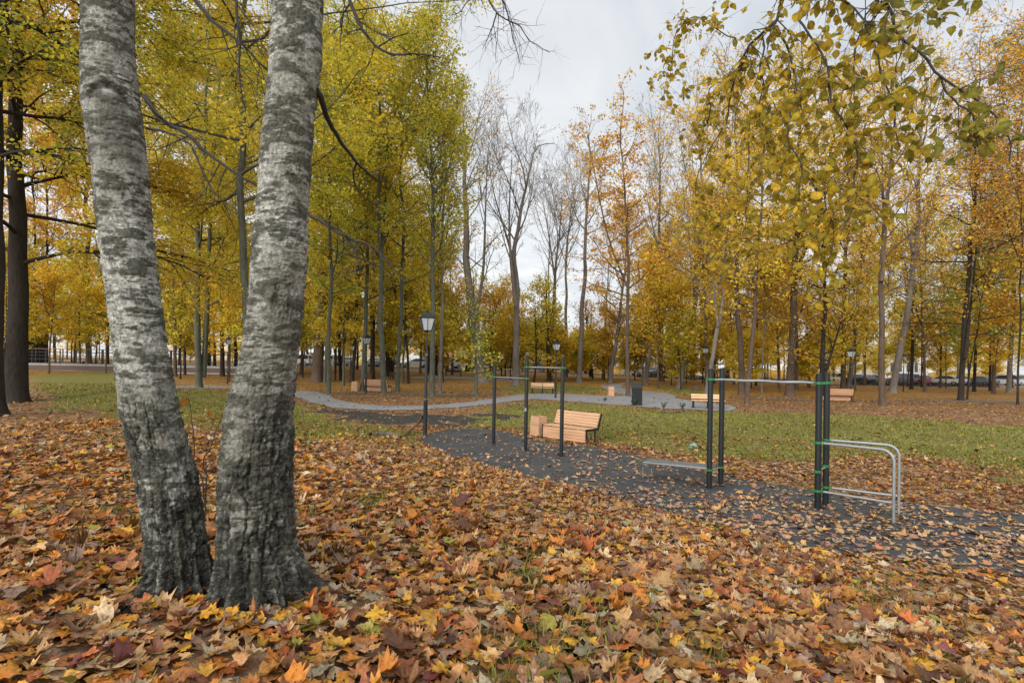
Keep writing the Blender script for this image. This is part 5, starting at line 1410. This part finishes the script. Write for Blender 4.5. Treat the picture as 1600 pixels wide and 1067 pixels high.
# ------------------------------------------------------------------ lamp posts
def lamp_proto(H=3.73):
    root = thing('street_lamp', 'x x x x', 'street lamp')
    k = H / 3.73
    MB().lathe([(.085, -.1), (.085, .03), (.068, .05), (.06, .12), (.06, 1.02 * k), (.066, 1.04 * k), (.066, 1.06 * k), (.052, 1.08 * k)], 16).build('base', M['lamp_metal'], root, 0, True)
    MB().lathe([(.05, 1.06 * k), (.043, 1.10 * k), (.043, 2.38 * k), (.03, 2.44 * k), (.024, 2.5 * k), (.022, 3.12 * k)], 14).build('pole', M['lamp_metal'], root, 0, True)
    c = MB().lathe([(.056, 1.08 * k), (.066, 1.09 * k), (.066, 1.12 * k), (.052, 1.135 * k)], 16)
    c.lathe([(.044, 2.37 * k), (.055, 2.385 * k), (.055, 2.42 * k), (.04, 2.44 * k)], 16); c.build('collar', M['collar'], root, 0, True)
    z0, z1 = 3.12 * k, 3.49 * k; w0, w1 = .115, .205
    f_ = MB()
    f_.lathe([(.03, z0 - .06), (.05, z0 - .02), (w0 * 1.414 * .95, z0 - .012), (w0 * 1.414, z0 + .012)], 4, sq=True)
    for a_, b_ in ((1, 1), (1, -1), (-1, 1), (-1, -1)):
        f_.tube([(a_ * w0, b_ * w0, z0), (a_ * w1, b_ * w1, z1)], .013, 6)
    for ax in range(4):
        ca, sa = (1, 0, -1, 0)[ax], (0, 1, 0, -1)[ax]
        f_.tube([(ca * w0, sa * w0, z0), (ca * w1, sa * w1, z1)], .008, 6)
        f_.tube([(ca * w1 - sa * w1, sa * w1 + ca * w1, z1), (ca * w1 + sa * w1, sa * w1 - ca * w1, z1)], .014, 6)
    lan = f_.build('lantern_frame', M['lamp_metal'], root)
    for ax in range(4):
        ca, sa = (1, 0, -1, 0)[ax], (0, 1, 0, -1)[ax]; q = .965
        def pt(w_, s_, z): return (ca * w_ * q - sa * w_ * s_ * .97, sa * w_ * q + ca * w_ * s_ * .97, z)
        th = .006
        P8 = [pt(w0, -1, z0 + .01), pt(w0, 1, z0 + .01), pt(w1, 1, z1), pt(w1, -1, z1)]
        P8b = [(x - ca * th, y - sa * th, z) for x, y, z in P8]
        MB().hexa(P8 + P8b).build('pane', M['pane'], lan)
    MB().lathe([(w1 * 1.5, z1 - .004), (w1 * 1.52, z1 + .012), (w1 * 1.0, z1 + .10), (w1 * .45, z1 + .17), (.05, z1 + .185)], 4, sq=True).build('lamp_roof', M['lamp_metal'], root)
    MB().lathe([(.05, z1 + .18), (.055, z1 + .2), (.02, z1 + .215), (.028, z1 + .235), (.012, z1 + .262), (.002, z1 + .268)], 12).build('finial', M['lamp_metal'], root, 0, True)
    return root
M['collar'] = plain('collar_metal', (.07, .072, .075), .5)
lamp0 = lamp_proto()
LAMPS = [
 ((664, 683), 15, 'tall black lantern lamp nearest, standing at the tip of the rubber surface', 486),
 ((571.5, 616), 40, 'black lamp against the mossy trunk at the bench seen from behind', 522),
 ((550, 598), 10, 'small distant lamp beside the leaning dark trunk left of the bench', 537),
 ((868, 622), 22, 'black lamp beside the small front-facing bench on the gravel path', 532),
 ((1329.5, 627), 30, 'black lamp right beside the sloping wooden bench back', 544),
 ((1101.5, 611), 20, 'thin lamp above the wooden bench behind the post pair', 540),
 ((1411.5, 612), 5, 'slim far lamp between the leaning trunk and the red car', 553),
 ((355.5, 600), 33, 'black lamp seen through the gap between the birches', 526),
 ((151, 577), 12, 'distant lamp at the railing close to the left birch', 531)]
for i, (p, rz, lab, top) in enumerate(LAMPS):
    q = at(*p); h = atd(p[0], top, depth(q)).z - q.z
    o_ = lamp0 if i == 0 else dup(lamp0)
    o_.location = q; o_.rotation_euler = (0, 0, R(rz)); o_['label'] = lab; o_['group'] = 'lantern lamps along the paths'
    if i: o_.scale = (1, 1, max(.75, min(1.25, h / 3.73)))

# ------------------------------------------------------------------ benches
def planked_bench(name='park_bench', L=1.76, wood='wood'):
    """front apron, deep seat and a leaning back of larch planks between dark steel side frames; faces -Y"""
    root = thing(name, 'x x x x', 'bench')
    mb = MB()
    for k in range(4): mb.box((0, 0.0, .055 + .088 * k + .03), (L - .03, .03, .08))
    mb.build('front_apron', M[wood], root, .004)
    mb = MB()
    for k in range(5): mb.box((0, .04 + .092 * k + .0, .425), (L - .03, .084, .03))
    mb.build('seat', M[wood], root, .004)
    mb = MB(); ta = R(20)
    for k in range(5):
        s_ = .07 + .088 * k
        mb.box((0, .50 + math.sin(ta) * s_, .43 + math.cos(ta) * s_), (L - .03, .03, .080), Matrix.Rotation(-ta, 3, 'X'))
    mb.build('backrest', M[wood], root, .004)
    for sg in (-1, 1):
        x = sg * (L / 2); f_ = MB()
        f_.box((x, .0, .2), (.016, .07, .42 + .0)); f_.box((x, .265, .405), (.0155, .60, .07))
        f_.box((x, .555 + math.sin(ta) * .2, .40 + math.cos(ta) * .24), (.015, .07, .50), Matrix.Rotation(-ta, 3, 'X'))
        f_.box((x, .40, .2), (.0145, .06, .40))
        f_.build('side_frame', M['black_metal'], root, .003)
    return root
pb = planked_bench()
lf, rf = at(847, 684), at(917, 695)
mid = (lf + rf) / 2; dv = rf - lf
pb.location = mid; pb.rotation_euler = (0, 0, math.atan2(dv.y, dv.x)); pb.scale = (dv.length / 1.76 * .97, .95, .95)
pb['label'] = 'larch plank bench with black side frames on the edge of the rubber surface'; pb['group'] = 'wooden benches'
def more_bench(px, py, rz, lab, sc_=1.0):
    q = at(px, py); o_ = dup(pb, q, R(rz), lab, 'wooden benches'); o_.scale = (sc_,) * 3; return o_
q = at(592, 613); more_bench(592, 612, 172, 'pale wooden bench seen from behind beside the mossy trunk', 1.02)
more_bench(1307, 626.5, 165, 'wooden bench with sloping back turned away at the lamp', 1.0)
more_bench(1304, 606, 160, 'farther small wooden bench back above the sloping bench', .95)

def open_bench(L=1.75, wood='wood2', legs=3, lm='black_metal'):
    root = thing('park_bench', 'x x x x', 'bench')
    mb = MB()
    for h_ in range(2):
        for k in range(3): mb.box((( h_ - .5) * L / 2, .06 + .14 * k, .44), (L / 2 - .02, .12, .04))
    mb.build('seat', M[wood], root, .006)
    mb = MB(); ta = R(14)
    for h_ in range(2):
        for k in range(2): mb.box(((h_ - .5) * L / 2, .47 + .03 * k, .58 + .13 * k), (L / 2 - .03, .035, .115), Matrix.Rotation(-ta, 3, 'X'))
    mb.build('backrest', M[wood], root, .006)
    for k in range(legs):
        x = (k / (legs - 1) - .5) * (L - .22)
        f_ = MB().box((x, .22, .2), (.10, .38, .43)); f_.box((x, .50, .52), (.05, .04, .46), Matrix.Rotation(-ta, 3, 'X'))
        f_.build('leg', M[lm], root, .006)
    return root
ob = open_bench(); ob.location = at(847.5, 615); ob.rotation_euler = (0, 0, R(-3)); ob['label'] = 'bench facing forward with two pale back panels across the gravel path'; ob['group'] = 'open wooden benches'
o_ = dup(ob, at(1107, 639), R(-14), 'wooden bench on dark blocks partly behind the first post pair', 'open wooden benches')
arm = MB(); arm.tube([(-.45, .02, .46), (-.45, .02, .64), (-.45, .38, .64), (-.45, .42, .46)], .016, 8); arm.build('armrest', M['black_metal'], o_)
ob2 = open_bench(1.6, 'dark_wood', 2); ob2.location = at(620, 593); ob2.rotation_euler = (0, 0, R(10)); ob2['label'] = 'old dark brown bench under the trees beyond the facing-away bench'; ob2['group'] = 'open wooden benches'
ob3 = open_bench(2.0, 'black_metal', 2); ob3.location = at(709, 588); ob3.rotation_euler = (0, 0, R(180)); ob3['label'] = 'black bench seen from behind on the far walk'; ob3['group'] = 'open wooden benches'

# ------------------------------------------------------------------ bins
def wood_bin(w_, h_, taper=0.0, tilt=0):
    root = thing('litter_box', 'x x x x', 'bin')
    mb = MB(); n = 8
    for side in range(4):
        Mx = Matrix.Rotation(side * math.pi / 2, 3, 'Z')
        for k in range(n):
            x0 = (-.5 + (k + .06) / n); x1 = (-.5 + (k + .94) / n)
            P8 = []
            for z, s_ in ((.03, 1 + taper), (h_, 1)):
                for (x, y) in ((x0 * w_ * s_, -w_ / 2 * s_), (x1 * w_ * s_, -w_ / 2 * s_), (x1 * w_ * s_, -w_ / 2 * s_ + .02), (x0 * w_ * s_, -w_ / 2 * s_ + .02)):
                    P8.append(Mx @ Vector((x, y, z)))
            mb.hexa([P8[0], P8[1], P8[2], P8[3], P8[4], P8[5], P8[6], P8[7]])
    mb.build('slat_sides', M['wood'], root, .003)
    MB().lathe([(w_ * .66, .0), (w_ * .66, h_ - .05), (w_ * .6, h_ - .04), (w_ * .6, .3)], 4, sq=True).build('liner', M['black_metal'], root)
    MB().box((0, 0, .015), (w_ * .8, w_ * .8, .05)).build('foot', M['black_metal'], root)
    return root
wb = wood_bin(.35, .62, .10); q = at(852, 685); wb.location = q + Vector((-.18, .42, 0)); wb.rotation_euler = (0, 0, R(-50)); wb['label'] = 'slatted wooden litter box at the end of the plank bench'; wb['group'] = 'wooden litter boxes'
for (px, py), rz, s_, lab in (((553.5, 611.5), 20, 1.0, 'orange wooden litter box beside the bench seen from behind'), ((954.5, 619.5), 5, 1.0, 'pale wooden litter box alone at the gravel path bend'),
                              ((794, 590), 10, .95, 'tiny far wooden litter box near the foot of the great bare tree')):
    o_ = dup(wb, at(px, py), R(rz), lab, 'wooden litter boxes'); o_.scale = (s_, s_, s_ * 1.15)

q = at(995, 633.5); sb = thing('litter_bin', 'tall dark metal bin with a slanted hood beside the gravel path', 'bin', q, R(-8))
k = depth(q) / F
w_ = 15.5 * k; hh = 36 * k
MB().box((0, 0, hh * .38), (w_, .30, hh * .76)).build('body', M['black_metal'], sb, .01)
hd = MB(); hd.hexa([(-w_ / 2 - .01, -.165, hh * .762), (w_ / 2 + .01, -.165, hh * .762), (w_ / 2 + .01, -.14, hh * .762), (-w_ / 2 - .01, -.14, hh * .762), (-w_ / 2 - .14, -.02, hh), (w_ / 2 - .12, -.02, hh), (w_ / 2 - .12, .005, hh), (-w_ / 2 - .14, .005, hh)])
hd.build('hood', M['lamp_metal'], sb, .004)
for sg in (-1, 0, 1): MB().box((sg * w_ * .3, -.1535, hh * .38), (.012, .006, hh * .72)).build('rib', M['lamp_metal'], sb)
MB().box((0, 0, hh * .77), (w_ * .9, .24, .03)).build('lid', M['lamp_metal'], sb, .005)

# ------------------------------------------------------------------ small things on the ground
q = at(1083, 700); import bmesh as _bm
bm = _bm.new(); _bm.ops.create_icosphere(bm, subdivisions=4, radius=1)
for v_ in bm.verts:
    n_ = float(fbm(np.array([v_.co.x * 2.3 + 5]), np.array([v_.co.y * 2.3]), np.array([v_.co.z * 2.3]))[0]); ridge = abs(n_ - .5) * 1.6
    v_.co = Vector((v_.co.x * .12, v_.co.y * .08, max(-.2, v_.co.z) * .09)) * (.75 + ridge * 1.5) + Vector((0, 0, .02))
me = bpy.data.meshes.new('plastic_bag'); bm.to_mesh(me); bm.free(); me.materials.append(M['bag'])
tag(link('plastic_bag', me, None, q), 'crumpled pale turquoise plastic bag lying on the lawn edge', 'plastic bag')

def stick(name, label, pts, r0, r1, mat, cat='branch'):
    Q_ = resample(pts, 14); Q_ = Q_ + (np.stack([fbm(Q_[:, 0] * 5 + i * 9, Q_[:, 1] * 5) for i in range(3)], 1) - .5) * .06
    o0 = Q_[0].copy(); V, Fc = tubes_mesh([(Q_ - o0, np.linspace(r0, r1, 14), 9)])
    return tag(link(name, mesh_np(name, V, Fc, mat, None, True), None, o0), label, cat)
up = lambda p, z: at(*p) + Vector((0, 0, z))
stick('fallen_log', 'grey rotting log lying in the leaves left of the nearest lamp', [up((579, 682), .05), up((600, 682), .07), up((622, 684), .05)], .07, .05, M['bark_grey'], 'log')
stick('broken_branch', 'brown broken branch propped up toward the nearest lamp', [up((627, 685), .03), up((640, 679), .12), up((652, 674), .22), up((660, 682), .58)], .045, .03, plain('wet_brown_wood', (.12, .055, .025), .8, 0, .3, (3, 3, 12)))

q = at(1087, 611); bm = _bm.new(); _bm.ops.create_icosphere(bm, subdivisions=4, radius=1)
for v_ in bm.verts:
    n_ = float(fbm(np.array([v_.co.x * 2 + 1]), np.array([v_.co.y * 2]), np.array([v_.co.z * 2]))[0])
    v_.co = Vector((v_.co.x * .42, v_.co.y * .36, max(-.2, v_.co.z) * .42)) * (.6 + n_ * .8)
me = bpy.data.meshes.new('tree_stump'); bm.to_mesh(me); bm.free(); me.materials.append(M['bark_brown'])
tag(link('tree_stump', me, None, q), 'low rounded brown stump in the leaves beyond the path', 'stump')

def sack(px, py, lab):
    q = at(px, py); bm = _bm.new(); _bm.ops.create_icosphere(bm, subdivisions=4, radius=1)
    for v_ in bm.verts:
        n_ = float(fbm(np.array([v_.co.x * 2 + px]), np.array([v_.co.y * 2]), np.array([v_.co.z * 2]))[0])
        c = v_.co; f_ = 1 - .35 * max(0, c.z) ** 2
        v_.co = Vector((c.x * .42 * f_, c.y * .36 * f_, (c.z * .5 + .42))) * (.8 + n_ * .4)
    me = bpy.data.meshes.new('white_sack'); bm.to_mesh(me); bm.free(); me.materials.append(M['white_cloth'])
    tag(link('white_sack', me, None, q), lab, 'sack', 'white sacks under the trees')
sack(1051, 592, 'white sack in front of the dark parked van'); sack(1093.5, 591, 'white sack right of the stout brown trunk')

# seedlings at the edge of the path
def seedling(px, py, lab, s_):
    q = at(px, py); root = thing('weed_plant', lab, 'plant', q, 0, 'weeds at the path edge')
    L_ = []; pos = []
    for k in range(6):
        a_ = k * 2.4; e = Vector((math.cos(a_) * .12, math.sin(a_) * .12, .28 + .05 * (k % 3))) * s_
        L_.append((np.array([(0, 0, -.02), tuple(e * .5 + Vector((0, 0, .05))), tuple(e)]), np.array([.006, .005, .003]), 4)); 
        for t in (.5, .75, 1.0): pos.append(tuple(e * t))
    V, Fc = tubes_mesh(L_); link('stem', mesh_np('stem', V, Fc, M['twig'], None, True), root)
    pos = np.array(pos).repeat(3, 0); n = len(pos); pos = pos + rng.normal(0, .03, (n, 3))
    Vv, Ff, Cc = leaves(OVAL, pos, rot_mats(rng.uniform(0, 6.28, n), rng.uniform(.2, 1.2, n), rng.uniform(0, 6.28, n)), np.full(n, .10 * s_), np.zeros(n), np.full(n, .2), np.array([(.06, .13, .06)]) * rng.uniform(.6, 1.4, (n, 1)), True, .05)
    link('foliage', mesh_np('foliage', Vv, Ff, M['crown_leaf'], Cc), root)
seedling(1037, 639, 'small dark green weed at the path edge right of the bin', .8); seedling(1066, 640, 'larger green weed at the path edge near the open bench', .9)
seedling(945, 628, 'weed with green leaves at the path edge left of the bin', .7); seedling(990, 634, 'weed growing against the foot of the dark bin', .9)

# ------------------------------------------------------------------ footbridge terrace on the left
q0, q1 = at(30, 577), at(182, 577)
d0 = depth(q0); zt_ = q0.z
W = lambda px, py, dd=0: atd(px, py, d0 + dd)
tl = thing('footbridge', 'low terrace footbridge with dark railing left of the birches', 'footbridge', (q0.x, q0.y, zt_))
O_ = Vector((q0.x, q0.y, zt_)); ztop = W(100, 568).z - zt_; zr_ = W(100, 545.5).z - zt_
Lx = W(420, 570).x - W(-60, 570).x; xa = W(-60, 570).x - O_.x
MB().box((xa + Lx / 2, 1.2, ztop / 2 - .1), (Lx, 2.4, ztop + .18)).build('deck', M['concrete'], tl, .02)
MB().box((xa + Lx / 2, -.02, ztop * .35), (Lx + .02, .05, ztop * .7)).build('fascia', M['dark_wood'], tl, .01)
for yy in (.06, 2.3):
    mb = MB()
    n_ = 22
    for k in range(n_ + 1):
        mb.box((xa + Lx * k / n_, yy, (ztop + zr_) / 2), (.09, .07, zr_ - ztop))
    for f_ in (.3, .55, .78): mb.box((xa + Lx / 2, yy, ztop + (zr_ - ztop) * f_), (Lx, .03, .055))
    rl_ = mb.build('railing', M['black_metal'], tl)
    MB().box((xa + Lx / 2, yy, zr_ + .025), (Lx, .09, .045)).build('handrail', M['rust_rail'], rl_)
kb = W(30, 560, 9); kz = g1(kb.x, kb.y)
kio = thing('pavilion', 'dark closed pavilion behind the footbridge railing', 'building', (kb.x, kb.y, kz))
MB().box((-1.5, 1.5, 1.6), (4.6, 3, 3.3)).build('wall', plain('dark_cladding', (.02, .019, .018), .7, 0, .3, (8, 8, .6), .3), kio)
MB().box((-1.5, 1.5, 3.32), (5.2, 3.6, .16)).build('roof', M['lamp_metal'], kio, .01)
MB().box((-1.5, -.02, 1.3), (1.1, .05, 2.2)).build('door', M['dark_wood'], kio, .01)
pq = at(130, 579); MB().tube([(0, 0, -.1), (0, 0, .0), (0, 0, 1.05)], .11, 12).build('bollard', M['lamp_metal'], None, 0, True)
bo = bpy.data.objects['bollard']; bo.location = pq; tag(bo, 'dark grey cylindrical bollard before the footbridge', 'bollard')
MBp = thing('sawhorse', 'weathered wooden trestle legs leaning in front of the footbridge', 'trestle', at(96, 578.5))
for a_, b_ in (((-.35, 0, -.03), (-.02, .05, 1.25)), ((.42, -.05, -.03), (-.1, .02, 1.3)), ((-.95, .2, -.03), (-.5, .25, 1.0))):
    MB().tube([a_, b_], .045, 8).build('leg', M['pole_wood'], MBp, 0, True)

# ------------------------------------------------------------------ buildings beyond the car park
def facade_mat(name, c): return plain(name, c, .85, 0, .10, (.5, .5, .3), .1)
def block(name, label, px0, px1, py_top, Yd, mat, floors, cols, wmat, roofmat):
    d0_, d1_ = ray(px0, 560), ray(px1, 560)
    x0, x1 = d0_.x / d0_.y * Yd, d1_.x / d1_.y * Yd; z = g1((x0 + x1) / 2, Yd)
    top = atd((px0 + px1) / 2, py_top, Yd).z; H = top - z; Wd = x1 - x0
    root = thing(name, label, 'building', ((x0 + x1) / 2, Yd, z))
    MB().box((0, 6, H / 2 - .5), (Wd, 12, H + 1)).build('wall', mat, root)
    MB().box((0, 6, H + .2), (Wd + .6, 12.6, .5)).build('roof', roofmat, root)
    for i in range(floors):
        for j in range(cols):
            wz = H * (i + .55) / floors; wx = Wd * ((j + .5) / cols - .5); ww, wh = Wd / cols * .5, H / floors * .55
            f_ = MB().box((wx, -.04, wz), (ww, .12, wh)).build('window', wmat, root)
            MB().box((wx, -.105, wz), (ww * .86, .03, wh * .86)).build('pane', M['car_glass'], f_)
    return root
ws = plain('window_white', (.62, .62, .60), .5)
block('apartment_building', 'pale pink apartment block with rows of windows behind the yellow trees', 752, 818, 462, 165, facade_mat('pink_plaster', (.46, .36, .34)), 6, 9, ws, M['concrete'])
block('low_building', 'low salmon pink building behind the tall poplar', 655, 712, 505, 150, facade_mat('salmon_plaster', (.52, .27, .19)), 3, 7, ws, M['concrete'])
block('warehouse', 'whitish low building far behind the leaning trunk at the red car', 1375, 1450, 528, 160, facade_mat('white_plaster', (.5, .5, .5)), 2, 6, ws, M['concrete'])

# ------------------------------------------------------------------ parked cars
def car_proto(kind):
    root = thing('parked_car', 'x x x x', 'car')
    if kind == 'suv':
        low = [(-2.2, .36), (-2.2, .85), (-2.15, 1.0), (-1.3, 1.05), (1.25, 1.03), (2.05, .92), (2.2, .78), (2.2, .36)]
        cab = [(-2.05, 1.0), (-1.85, 1.62), (-1.6, 1.70), (.35, 1.68), (1.25, 1.03)]
    else:
        low = [(-2.2, .32), (-2.22, .75), (-2.1, .95), (-1.3, .98), (1.1, .93), (1.95, .80), (2.2, .65), (2.2, .32)]
        cab = [(-1.75, .96), (-1.15, 1.38), (-.8, 1.45), (.15, 1.43), (1.05, .94)]
    body = MB()
    def loft(poly, w0, w1, zlo, zhi, mb):
        n = len(poly); V = []
        for sg in (-1, 1):
            for x, z in poly:
                t = (z - zlo) / (zhi - zlo); V.append((x, sg * (w0 + (w1 - w0) * t), z))
        mb.add(V, [tuple(range(n)), tuple(range(2 * n - 1, n - 1, -1))] + [(i, i + n, (i + 1) % n + n, (i + 1) % n) for i in range(n)])
    loft(low, .86, .84, .3, 1.05, body)
    zt = max(z for _, z in cab)
    roof = [(x, z) for x, z in cab if z > zt - .12]
    loft(cab, .82, .62, .95, zt, body)
    b_ = body.build('body', car_paint('paint_white', (.6, .6, .6)), root, .05)
    win = MB()
    sh_ = [(x * .93 - .02, .98 + (z - .98) * .86) for x, z in cab]
    loft([(x, z + .035) for x, z in sh_], .835, .665, .95, zt, win)
    win.build('side_window', M['car_glass'], root)
    for nm_, ((xa_, za_), (xb_, zb_)) in (('windscreen', (cab[-1], cab[-2])), ('rear_window', (cab[0], cab[1]))):
        ws_ = MB(); sg = 1 if xa_ > 0 else -1
        def pt(f_, s_): x = xa_ + (xb_ - xa_) * f_; z = za_ + (zb_ - za_) * f_; return (x + sg * .025, s_ * (.74 - .14 * f_), z + .012)
        P8 = [pt(.08, -1), pt(.08, 1), pt(.9, 1), pt(.9, -1)]; P8b = [(x - sg * .02, y, z - .01) for x, y, z in P8]
        ws_.hexa(P8 + P8b); ws_.build(nm_, M['car_glass'], root)
    for x in (-1.35, 1.38):
        for sg in (-1, 1):
            wv = MB()
            P_ = [(.20, -.02), (.31, -.02), (.33, .02), (.33, .17), (.31, .2), (.20, .2)]
            for r_, y_ in [(0, 0)]: pass
            n = 20; V = []
            for r_, y_ in P_:
                for j in range(n):
                    a_ = 2 * math.pi * j / n; V.append((x + r_ * math.cos(a_), sg * (.66 + y_), .33 + r_ * math.sin(a_)))
            Fs = [(i * n + j, i * n + (j + 1) % n, (i + 1) * n + (j + 1) % n, (i + 1) * n + j) for i in range(len(P_) - 1) for j in range(n)]
            Fs += [tuple(range(n)), tuple((len(P_) - 1) * n + j for j in range(n))]
            wh_ = wv.add(V, Fs).build('wheel', M['tyre'], root)
            hb_ = MB(); V = [(x + r_ * math.cos(2 * math.pi * j / 12), sg * y_, .33 + r_ * math.sin(2 * math.pi * j / 12)) for r_, y_ in ((.2, .855), (.19, .872), (.05, .88)) for j in range(12)]
            Fs = [(i * 12 + j, i * 12 + (j + 1) % 12, (i + 1) * 12 + (j + 1) % 12, (i + 1) * 12 + j) for i in range(2) for j in range(12)] + [tuple(24 + j for j in range(12)), tuple(range(12))]
            hb_.add(V, Fs).build('hub', M['hub'], wh_)
    zl = .72 if kind == 'suv' else .66
    for sg in (-1, 1):
        MB().box((2.17, sg * .62, zl), (.10, .34, .13)).build('headlight', M['pane'], root, .02)
        MB().box((-2.18, sg * .66, zl + .12), (.08, .26, .18)).build('tail_light', plain('tail_red', (.35, .02, .02), .3) if 'tail_red' not in bpy.data.materials else bpy.data.materials['tail_red'], root, .02)
    MB().box((2.205, 0, .46), (.05, 1.5, .14)).build('bumper', M['black_metal'], root, .02)
    return root
cp = {'suv': car_proto('suv'), 'sedan': car_proto('sedan')}
PAINT = {k: car_paint('paint_' + k, c) for k, c in dict(white=(.66, .67, .67), silver=(.40, .41, .43), grey=(.16, .165, .175), black=(.018, .018, .02), red=(.22, .02, .035), orange=(.55, .13, .025), blue=(.06, .09, .16), beige=(.42, .38, .32), purple=(.17, .15, .21)).items()}
CARS = [(474, 'suv', 'white', 150, 'white minivan glimpsed between the right birch and the thick brown trunk'), (527, 'suv', 'white', 70, 'white car behind the slim mossy maple'), (541, 'sedan', 'silver', 110, 'silver car half hidden by the twisted forked maple'),
 (590, 'sedan', 'silver', 80, 'silver car far behind the brown trunk at the turned-away bench'), (617, 'sedan', 'blue', 100, 'bluish car beyond the dark twin trunks'), (649, 'sedan', 'white', 200, 'white car seen left of the nearest lamp post'), (693, 'suv', 'silver', 60, 'silver car behind the slim grey tree'),
 (728, 'suv', 'white', 20, 'white car above the black bench'), (768, 'sedan', 'silver', 155, 'silver hatchback left of the great bare tree'), (790, 'sedan', 'black', 10, 'black car beside the silver hatchback'), (834, 'sedan', 'grey', 170, 'grey car hidden under the shrubby yellow maple'),
 (903, 'suv', 'orange', 5, 'orange-red car behind the pale bare trunk'), (994, 'sedan', 'silver', 120, 'silver car at the curving pale trunk'), (1022, 'sedan', 'grey', 60, 'grey car low in the shade beside the dark van'), (1046, 'suv', 'black', 8, 'dark van behind the white sack'),
 (1304, 'suv', 'white', 75, 'white car right of the tall post pair'), (1340, 'sedan', 'black', 110, 'black car between the lamp and the grey sedan'), (1362, 'sedan', 'grey', 30, 'grey sedan left of the straight dark trunk'), (1412, 'suv', 'purple', 110, 'purplish car between the leaning trunk and the far lamp'),
 (1443, 'sedan', 'red', 25, 'dark red sedan right of the far slim lamp'), (1472, 'sedan', 'beige', 140, 'beige car crossed by a thin trunk'), (1500, 'sedan', 'silver', 60, 'silver car behind the dark leaning trunk'), (1532, 'sedan', 'grey', 100, 'grey car under the green branch'), (1561, 'suv', 'silver', 160, 'silver estate car behind the small lime tree'), (1594, 'suv', 'white', 20, 'white car at the edge of the picture on the right')]
seen = set()
for i, (px, kd, pc_, rz, lab) in enumerate(CARS):
    Yd = 81.5 + (i * 37 % 10) * .25; d = ray(px, 570); x = d.x / d.y * Yd; z = g1(x, Yd) + .12
    if kd not in seen: seen.add(kd); o_ = cp[kd]
    else: o_ = dup(cp[kd])
    o_.location = (x, Yd, z); o_.rotation_euler = (0, 0, R(rz)); o_['label'] = lab; o_['group'] = 'cars in the car park'
    for c in o_.children:
        if c.name.startswith('body'): c.material_slots[0].link = 'OBJECT'; c.material_slots[0].material = PAINT[pc_]
# kerb along the car park with a low dark hedge on the right
kx0, kx1 = 5, 110
mb = MB()
for k in range(60):
    xa_, xb_ = -100 + 200 * k / 60, -100 + 200 * (k + 1) / 60 - .02
    za = g1((xa_ + xb_) / 2, ROAD_Y[0] - .3)
    mb.box(((xa_ + xb_) / 2, ROAD_Y[0] - .25, za + .1), (xb_ - xa_, .3, .3))
tag(mb.build('road_kerb', M['concrete'], None, .01), kind='structure')
V_, C_, pos = [], [], []
n = 9000; x = rng.uniform(18, 70, n); y = ROAD_Y[0] - 1.2 + rng.normal(0, .35, n); z = gz(x, y) + rng.uniform(0, .75, n) * (.5 + .7 * fbm(x * .6, x * 0))
Vv, Ff, Cc = leaves(KITE, np.stack([x, y, z], 1), rot_mats(rng.uniform(0, 6.28, n), rng.uniform(0, 1.5, n), rng.uniform(0, 6.28, n)), np.full(n, .16), np.zeros(n), np.full(n, .2), np.array([(.030, .028, .022)]) * rng.uniform(.5, 2.2, (n, 1)), False, 0)
hg = link('hedge', mesh_np('hedge', Vv, Ff, M['crown_leaf'], Cc)); tag(hg, 'low dark clipped hedge in front of the right row of cars', 'hedge')
